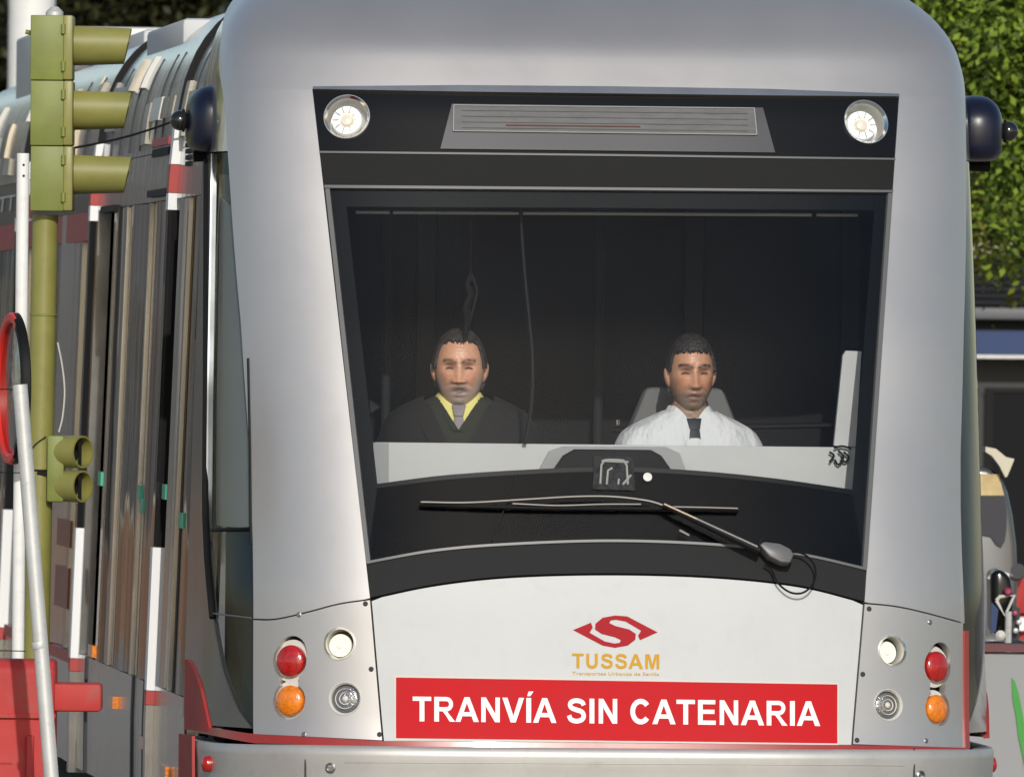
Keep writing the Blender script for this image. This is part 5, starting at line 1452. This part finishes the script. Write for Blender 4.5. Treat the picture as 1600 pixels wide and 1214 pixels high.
# grey van end showing past the tram's right flank
VD = 52.0
vb = Vector(at(1545, 760, VD)); vo = Vector((vb.x, VD, 0))
van = empty('parked_van', vo, 0, 'grey vehicle cab with rounded dark side window half hidden by the tram', 'van')
def vl(px, py, dy=0.0): return Vector(at(px, py, VD + dy)) - vo
outl = [(1480, 725), (1545, 730), (1562, 742), (1574, 768), (1582, 805), (1588, 850), (1590, 900), (1588, 1010), (1588, 1180), (1480, 1180)]
k = MB(); k.prism([vl(x, y) for x, y in outl], (0, 1.6, 0)); vbody = part('cab_body', k, M['cargrey'], van); bevel(vbody, 0.04, 3)
wn = [(1500, 776), (1570, 776), (1573, 800), (1573, 825), (1570, 845), (1564, 855), (1556, 850), (1548, 838), (1500, 830)]
k = MB(); k.prism([vl(x, y, -0.012) for x, y in wn], (0, 0.03, 0)); part('side_window', k, M['navyglass'], van)
q_ = [(1546, 737), (1556, 745), (1566, 760), (1568, 774), (1500, 774), (1500, 735)]
k = MB(); k.prism([vl(x, y, -0.014) for x, y in [(1500, 740), (1561, 741), (1569, 774), (1500, 774)]], (0, 0.03, 0)); part('tan_light_patch', k, M['tan'], van)  # tan patch stands for light on the cab, put in as colour
k = MB(); k.prism([vl(x, y, -0.1) for x, y in [(1540, 698), (1556, 701), (1572, 714), (1585, 717), (1580, 730), (1574, 744), (1571, 746), (1562, 728), (1550, 712), (1540, 706)]], (0, 0.3, 0)); part('cream_hood', k, M['cream_hood'], van)

# black scooter in front of it
MD = 50.0
mo = Vector(at(1568, 1000, MD)); mo.z = 0
sc_ = empty('parked_scooter', mo, 0, 'black scooter with pink trim standing above the dark red rail', 'scooter')
def ml_(px, py, dy=0.0): return Vector(at(px, py, MD + dy)) - mo
k = MB(); k.prism([ml_(x, y) for x, y in [(1548, 895), (1562, 888), (1578, 900), (1584, 930), (1580, 965), (1570, 990), (1550, 990)]], (0, 0.5, 0)); b_ = part('front_fairing', k, M['black'], sc_); bevel(b_, 0.03, 3)
k = MB(); k.tube([ml_(x, y, -0.02) for x, y in ((1557, 938), (1570, 962), (1585, 930), (1562, 932), (1557, 938))], 0.008, 6); part('badge_frame', k, M['bezel'], sc_)
k = MB(); k.lathe([(0.02, 0), (0.02, 0.02), (0.008, 0.03)], ml_(1563, 992, -0.02), (0, -1, 0), 14); part('headlamp', k, M['bezel'], sc_, True)
k = MB(); k.lathe([(0.016, 0), (0.016, 0.02), (0.008, 0.03)], ml_(1575, 924, -0.02), (0, -1, 0), 14); part('pink_reflector', k, M['pink'], sc_, True)
k = MB(); k.tube([ml_(1576, 955, -0.03), ml_(1575, 1010, -0.03), (ml_(1575, 1010, -0.03).x, 0, 0.28)], 0.014, 8); part('fork', k, M['steel'], sc_, True)
wz = ml_(1575, 1010); k = MB()
k.lathe([(0.26 + 0.035 * math.cos(t), 0.035 * math.sin(t)) for t in np.linspace(0, 2 * math.pi, 10)], (wz.x, 0.02, 0.28), (1, 0.1, 0), 24, False); part('front_wheel', k, M['rubber'], sc_, True)
k = MB(); k.tube([ml_(1545, 905, 0.1), ml_(1560, 893, 0.1), ml_(1590, 905, 0.1)], 0.012, 8); part('handlebar', k, M['steel'], sc_)
k = MB(); k.prism([ml_(x, y, -0.02) for x, y in [(1549, 940), (1560, 952), (1556, 986), (1548, 990)]], (0, 0.03, 0)); part('blue_leg_shield', k, M['fascia'], sc_)
k = MB(); k.lathe([(0.03, 0), (0.034, 0.01), (0.02, 0.03), (0.004, 0.035)], ml_(1590, 893, 0.05), (0.3, 1, 0), 16); part('mirror', k, M['cargrey'], sc_, True)
for (x, y) in ((1586, 958), (1592, 972), (1587, 985)):
    k = MB(); k.lathe([(0.012, 0), (0.01, 0.012), (0.003, 0.015)], ml_(x, y, -0.02), (0, -1, 0), 10); part('indicator', k, M['pink'] if y < 960 else M['steel'], sc_, True)
k = MB(); k.prism([ml_(x, y, 0.02) for x, y in [(1580, 945), (1594, 950), (1592, 1000), (1578, 1000)]], (0, 0.2, 0)); part('side_cover', k, M['navyglass'], sc_)
k = MB(); k.box((wz.x - 0.12, 0.3, 0.3), (wz.x + 0.12, 1.4, 0.75)); o_ = part('seat_body', k, M['black'], sc_); bevel(o_, 0.05, 3)

# second red barrier in the background, right edge
bb = Vector(at(1612, 900, 56.0)); 
b2 = empty('plastic_barrier', (bb.x, 56.0, 0), 0, 'red plastic barrier at right edge behind the scooter', 'barrier', 'red plastic barriers')
def bl_(px, py, dy=0.0): return Vector(at(px, py, 56.0 + dy)) - Vector((bb.x, 56.0, 0))
k = MB(); k.prism([bl_(x, y) for x, y in [(1580, 932), (1592, 912), (1598, 897), (1700, 897), (1700, 960), (1592, 960), (1574, 948)]], (0, 0.3, 0)); o_ = part('upper_body', k, M['barrier'], b2); bevel(o_, 0.02, 2)
k = MB(); z1_ = bl_(1594, 962).z; k.box((bl_(1594, 960).x, 0.02, 0), (bl_(1700, 960).x, 0.34, z1_)); part('body', k, M['barrier'], b2)
k = MB(); k.lathe([(0.035, 0), (0.03, 0.02)], bl_(1597, 975, -0.01), (0, -1, 0), 14); part('white_cap', k, M['whitestrip'], b2)

# kiosk with dark slatted roof and blue fascia
KD = 85.0
kx = at(1500, 600, KD)[0]; ko = Vector((kx, KD, 0))
kio = empty('kiosk', ko, 0, 'dark low building with slatted roof, grey gutter and blue fascia', 'building')
def kz(py): return at(1570, py, KD)[2]
x1k = 6.0
k = MB(); k.box((-0.5, 0.0, 0), (x1k, 4.0, kz(620))); part('wall', k, M['shop'], kio)
for i in range(7):
    z1_ = kz(404 + i * 10.5); z0_ = kz(404 + (i + 1) * 10.5)
    k = MB(); k.prism([(-0.5, -0.15 - 0.02 * i, z0_ + 0.003), (-0.5, -0.10 - 0.02 * i, z1_), (-0.5, 0.1, z1_), (-0.5, 0.1, z0_ + 0.003)], (x1k + 0.5, 0, 0)); part('roof_slat', k, M['louvre'], kio)
k = MB(); k.box((-0.5, 0.1, kz(620)), (x1k, 4.0, kz(404))); part('roof_block', k, M['louvre'], kio)
k = MB(); k.box((-0.5, -0.36, kz(500)), (x1k, -0.05, kz(481))); o_ = part('gutter', k, M['gutter'], kio); bevel(o_, 0.02, 2)
k = MB(); k.box((-0.5, -0.2, kz(516)), (x1k, -0.03, kz(501))); part('soffit', k, M['dark'], kio)
k = MB(); k.box((-0.5, -0.24, kz(554)), (x1k, -0.03, kz(517))); part('blue_fascia', k, M['fascia'], kio)
k = MB(); k.box((-0.5, -0.26, kz(560)), (x1k, -0.03, kz(555))); part('white_trim', k, M['steel'], kio)
for x0_, x1_ in ((1552, 1640), (1650, 1740)):
    a, b = at(x0_, 612, KD)[0] - kx, at(x1_, 612, KD)[0] - kx
    k = MB(); k.box((a, -0.03, kz(890)), (b, -0.005, kz(612))); w_ = part('shop_window', k, M['hump'], kio)
    k = MB(); k.box((a - 0.06, -0.06, kz(890)), (a, -0.0, kz(606))); k.box((a, -0.06, kz(611)), (b, 0.0, kz(606))); part('window_frame', k, M['rubber'], w_)

# ------------------------------------------------------------------ trees
def leaf_mat(name, col, var):
    m = bpy.data.materials.new(name); m.use_nodes = True; nt = m.node_tree; b = nt.nodes['Principled BSDF']
    gi = nt.nodes.new('ShaderNodeNewGeometry'); rp = nt.nodes.new('ShaderNodeValToRGB')
    nt.links.new(gi.outputs['Random Per Island'], rp.inputs['Fac'])
    e = rp.color_ramp.elements
    e[0].color = (col[0] * (1 - var), col[1] * (1 - var), col[2] * (1 - var), 1); e[1].color = (col[0] * (1 + 2 * var), col[1] * (1 + var * 1.2), col[2] * (1 + var * 0.3), 1)
    nt.links.new(rp.outputs[0], b.inputs['Base Color']); b.inputs['Roughness'].default_value = 0.55
    b.inputs['Transmission Weight'].default_value = 0.0
    b.inputs['Specular IOR Level'].default_value = 0.25
    return m
leaf_a = leaf_mat('leaf_green', (0.105, 0.19, 0.032), 0.65)
leaf_b = leaf_mat('leaf_yellowgreen', (0.15, 0.20, 0.035), 0.5)
leaf_d = leaf_mat('leaf_shaded', (0.022, 0.028, 0.012), 0.5)  # shade of the far trees is put into the leaf colour
def tree(name, x, y, h_trunk, blobs, nleaf, size, m, label, group, bark=M['bark'], seed=0, trunk_r=0.16):
    rng = np.random.default_rng(seed)
    o = empty(name, (x, y, 0), 0, label, 'tree', group)
    k = MB(); k.tube([(0, 0, 0), (0.05, 0.03, h_trunk * 0.5), (-0.04, 0, h_trunk), (0.02, 0, h_trunk + 0.8)], [trunk_r, trunk_r * 0.8, trunk_r * 0.65, trunk_r * 0.4], 12)
    for (cx, cy, cz, r) in blobs:
        k.tube([(-0.02, 0, h_trunk - 0.1), (cx * 0.5, cy * 0.5, h_trunk + (cz - h_trunk) * 0.45), (cx * 0.95, cy * 0.95, cz)], [trunk_r * 0.5, trunk_r * 0.3, trunk_r * 0.1], 7)
    part('trunk', k, bark, o, True)
    # leaves gather in sprays spread through each blob
    tot = sum(b[3] ** 2 for b in blobs); Vs = []; 
    for (cx, cy, cz, r) in blobs:
        n = int(nleaf * r * r / tot); ns = max(6, n // 60)
        d = rng.normal(size=(ns, 3)); d /= np.linalg.norm(d, axis=1, keepdims=True)
        rad = r * (0.35 + 0.75 * rng.random((ns, 1)) ** 0.6)
        cen = np.array((cx, cy, cz)) + d * rad * np.array((1, 1, 0.85))
        ci = rng.integers(0, ns, n)
        spray = rng.normal(size=(ns, 3)) * np.array((1, 1, 0.5)); spray /= np.linalg.norm(spray, axis=1, keepdims=True)
        tpos = rng.random((n, 1)) - 0.5
        p = cen[ci] + spray[ci] * tpos * size * 9 + rng.normal(size=(n, 3)) * size * 1.3
        u = rng.normal(size=(n, 3)) * 0.7 + spray[ci]; u /= np.linalg.norm(u, axis=1, keepdims=True)
        nn = rng.normal(size=(n, 3)) * 0.6 + np.array((0, -0.35, 0.9)); w = np.cross(nn, u); w /= np.linalg.norm(w, axis=1, keepdims=True) + 1e-9
        L = size * (0.7 + 0.7 * rng.random((n, 1)))
        q = np.stack([p, p + u * L * 0.5 + w * L * 0.28, p + u * L, p + u * L * 0.5 - w * L * 0.28], 1)
        Vs.append(q)
    Vv = np.concatenate(Vs).reshape(-1, 3); nq = len(Vv) // 4
    me = bpy.data.meshes.new('crown'); me.vertices.add(nq * 4); me.vertices.foreach_set('co', Vv.ravel())
    me.loops.add(nq * 4); me.loops.foreach_set('vertex_index', np.arange(nq * 4)); me.polygons.add(nq); me.polygons.foreach_set('loop_start', np.arange(nq) * 4)
    me.update(calc_edges=True); me.materials.append(m); c_ = bpy.data.objects.new('crown', me); COL.objects.link(c_); c_.parent = o
    return o
TRG = 'trees behind the tram'
tx, ty = at(1585, 200, 64)[0], 64.0
z_ = lambda py, d=64.0: at(1560, py, d)[2]
tree('leafy_tree', tx + 1.2, ty, 1.6, [(-1.3, -0.2, z_(60), 0.55), (-1.1, 0.0, z_(180), 0.55), (-0.6, -0.4, z_(20), 0.6), (-0.9, -0.3, z_(250), 0.4), (-1.45, 0, z_(-60), 0.5), (-0.3, 0, z_(320), 0.45), (-1.0, -0.3, z_(340), 0.30), (0.4, 0.2, z_(50), 0.9), (0, 0, z_(-250), 1.2)],
     90000, 0.05, leaf_a, 'bright green leafy tree beside the upper right corner of the tram', TRG, seed=11)
tree('leafy_tree', tx - 0.9, ty + 7.0, 2.4, [(-0.3, 0, z_(30, 71), 0.8), (0.6, 0, z_(-20, 71), 0.7), (0.9, 0.2, z_(150, 71), 0.8), (0.1, 0, z_(230, 71), 0.7), (1.4, 0, z_(320, 71), 0.6), (0.4, 0, z_(330, 71), 0.5), (0.3, 0, z_(-300, 71), 1.3)],
     70000, 0.055, leaf_b, 'yellow green tree behind the brighter tree at upper right', TRG, seed=12)
# dark trees beyond the tram's roof, upper left
for i, (px, d, w) in enumerate(((40, 112, 1.6), (190, 118, 1.9), (330, 108, 1.5), (-90, 120, 1.8))):
    x = at(px, 20, d)[0]; zc = at(px, -20, d)[2]
    tree('dark_tree', x, d, 2.2, [(0, 0, zc + 0.6, w), (-0.9, 0.2, zc - 0.3, w * 0.8), (0.9, -0.2, zc - 0.2, w * 0.8), (0.3, 0, zc + 2.0, w), (0, 0.4, zc - 1.2, w * .8)], 30000, 0.11, leaf_d,
         ['shade-dark tree directly behind the white mast', 'shade-dark tree above the signal hoods', 'shade-dark tree nearest the tram roof corner', 'shade-dark tree at the left edge of the view'][i], 'dark trees beyond the roof', seed=20 + i)
# white mast
md_ = 92.0
mx_ = at(50, 20, md_)[0]
mast = empty('white_mast', (mx_, md_, 0), 0, 'thick white mast rising behind the tram at upper left', 'mast')
k = MB(); k.tube([(0, 0, 0), (0, 0, 7.5)], [0.19, 0.165], 28); part('shaft', k, M['whitepole'], mast, True)
k = MB(); k.lathe([(0.28, 0), (0.28, 0.05), (0.2, 0.08)], (0, 0, 0), (0, 0, 1), 24); part('base_flange', k, M['whitepole'], mast, True)

# ------------------------------------------------------------------ buildings left of the street: what the tram's flank mirrors
def building(x0, x1, y0, y1, h, m, label, floors, bays):
    o = empty('town_house', ((x0 + x1) / 2, (y0 + y1) / 2, 0), 0, label, 'building', 'houses along the left of the street')
    cx, cy = (x0 + x1) / 2, (y0 + y1) / 2
    k = MB(); k.box((x0 - cx, y0 - cy, 0), (x1 - cx, y1 - cy, h)); part('wall', k, m, o)
    k = MB(); k.box((x0 - cx - 0.3, y0 - cy - 0.3, h), (x1 - cx + 0.3, y1 - cy + 0.3, h + 0.35)); part('cornice', k, M['frame'], o)
    for f in range(floors):
        zb_ = 1.0 + f * (h - 0.6) / floors
        for b in range(bays):
            xx = x0 - cx + (b + 0.5) * (x1 - x0) / bays
            k = MB(); k.box((xx - 0.5, y0 - cy - 0.06, zb_), (xx + 0.5, y0 - cy - 0.01, zb_ + 1.7)); w = part('window', k, M['winglass'], o)
            yy = y0 - cy + (b + 0.5) * (y1 - y0) / bays
            k = MB(); k.box((x1 - cx + 0.01, yy - 0.5, zb_), (x1 - cx + 0.06, yy + 0.5, zb_ + 1.7)); part('window', k, M['winglass'], o)
    return o
building(-24, -11, 96, 112, 8.0, M['stone'], 'grey stone town house mirrored in the tram flank', 2, 5)
building(-40, -27, 92, 114, 10.0, M['cream'], 'cream town house mirrored in the tram flank', 3, 6)
building(-22, -12.5, 122, 140, 9.5, M['ochre'], 'ochre town house mirrored in the tram flank', 2, 4)
bw = empty('reflection_wall', (-16, 91, 0), 0, 'unseen low brick wall added for its reflection in the tram flank', 'wall')
k = MB(); k.box((-9, 0, 0), (7.2, 0.3, 0.95)); part('wall_body', k, M['brick'], bw)  # unseen, added so the flank mirrors an orange-brown band
k = MB(); k.box((-9.05, -0.04, 0.953), (7.25, 0.34, 1.03)); part('coping', k, M['frame'], bw)
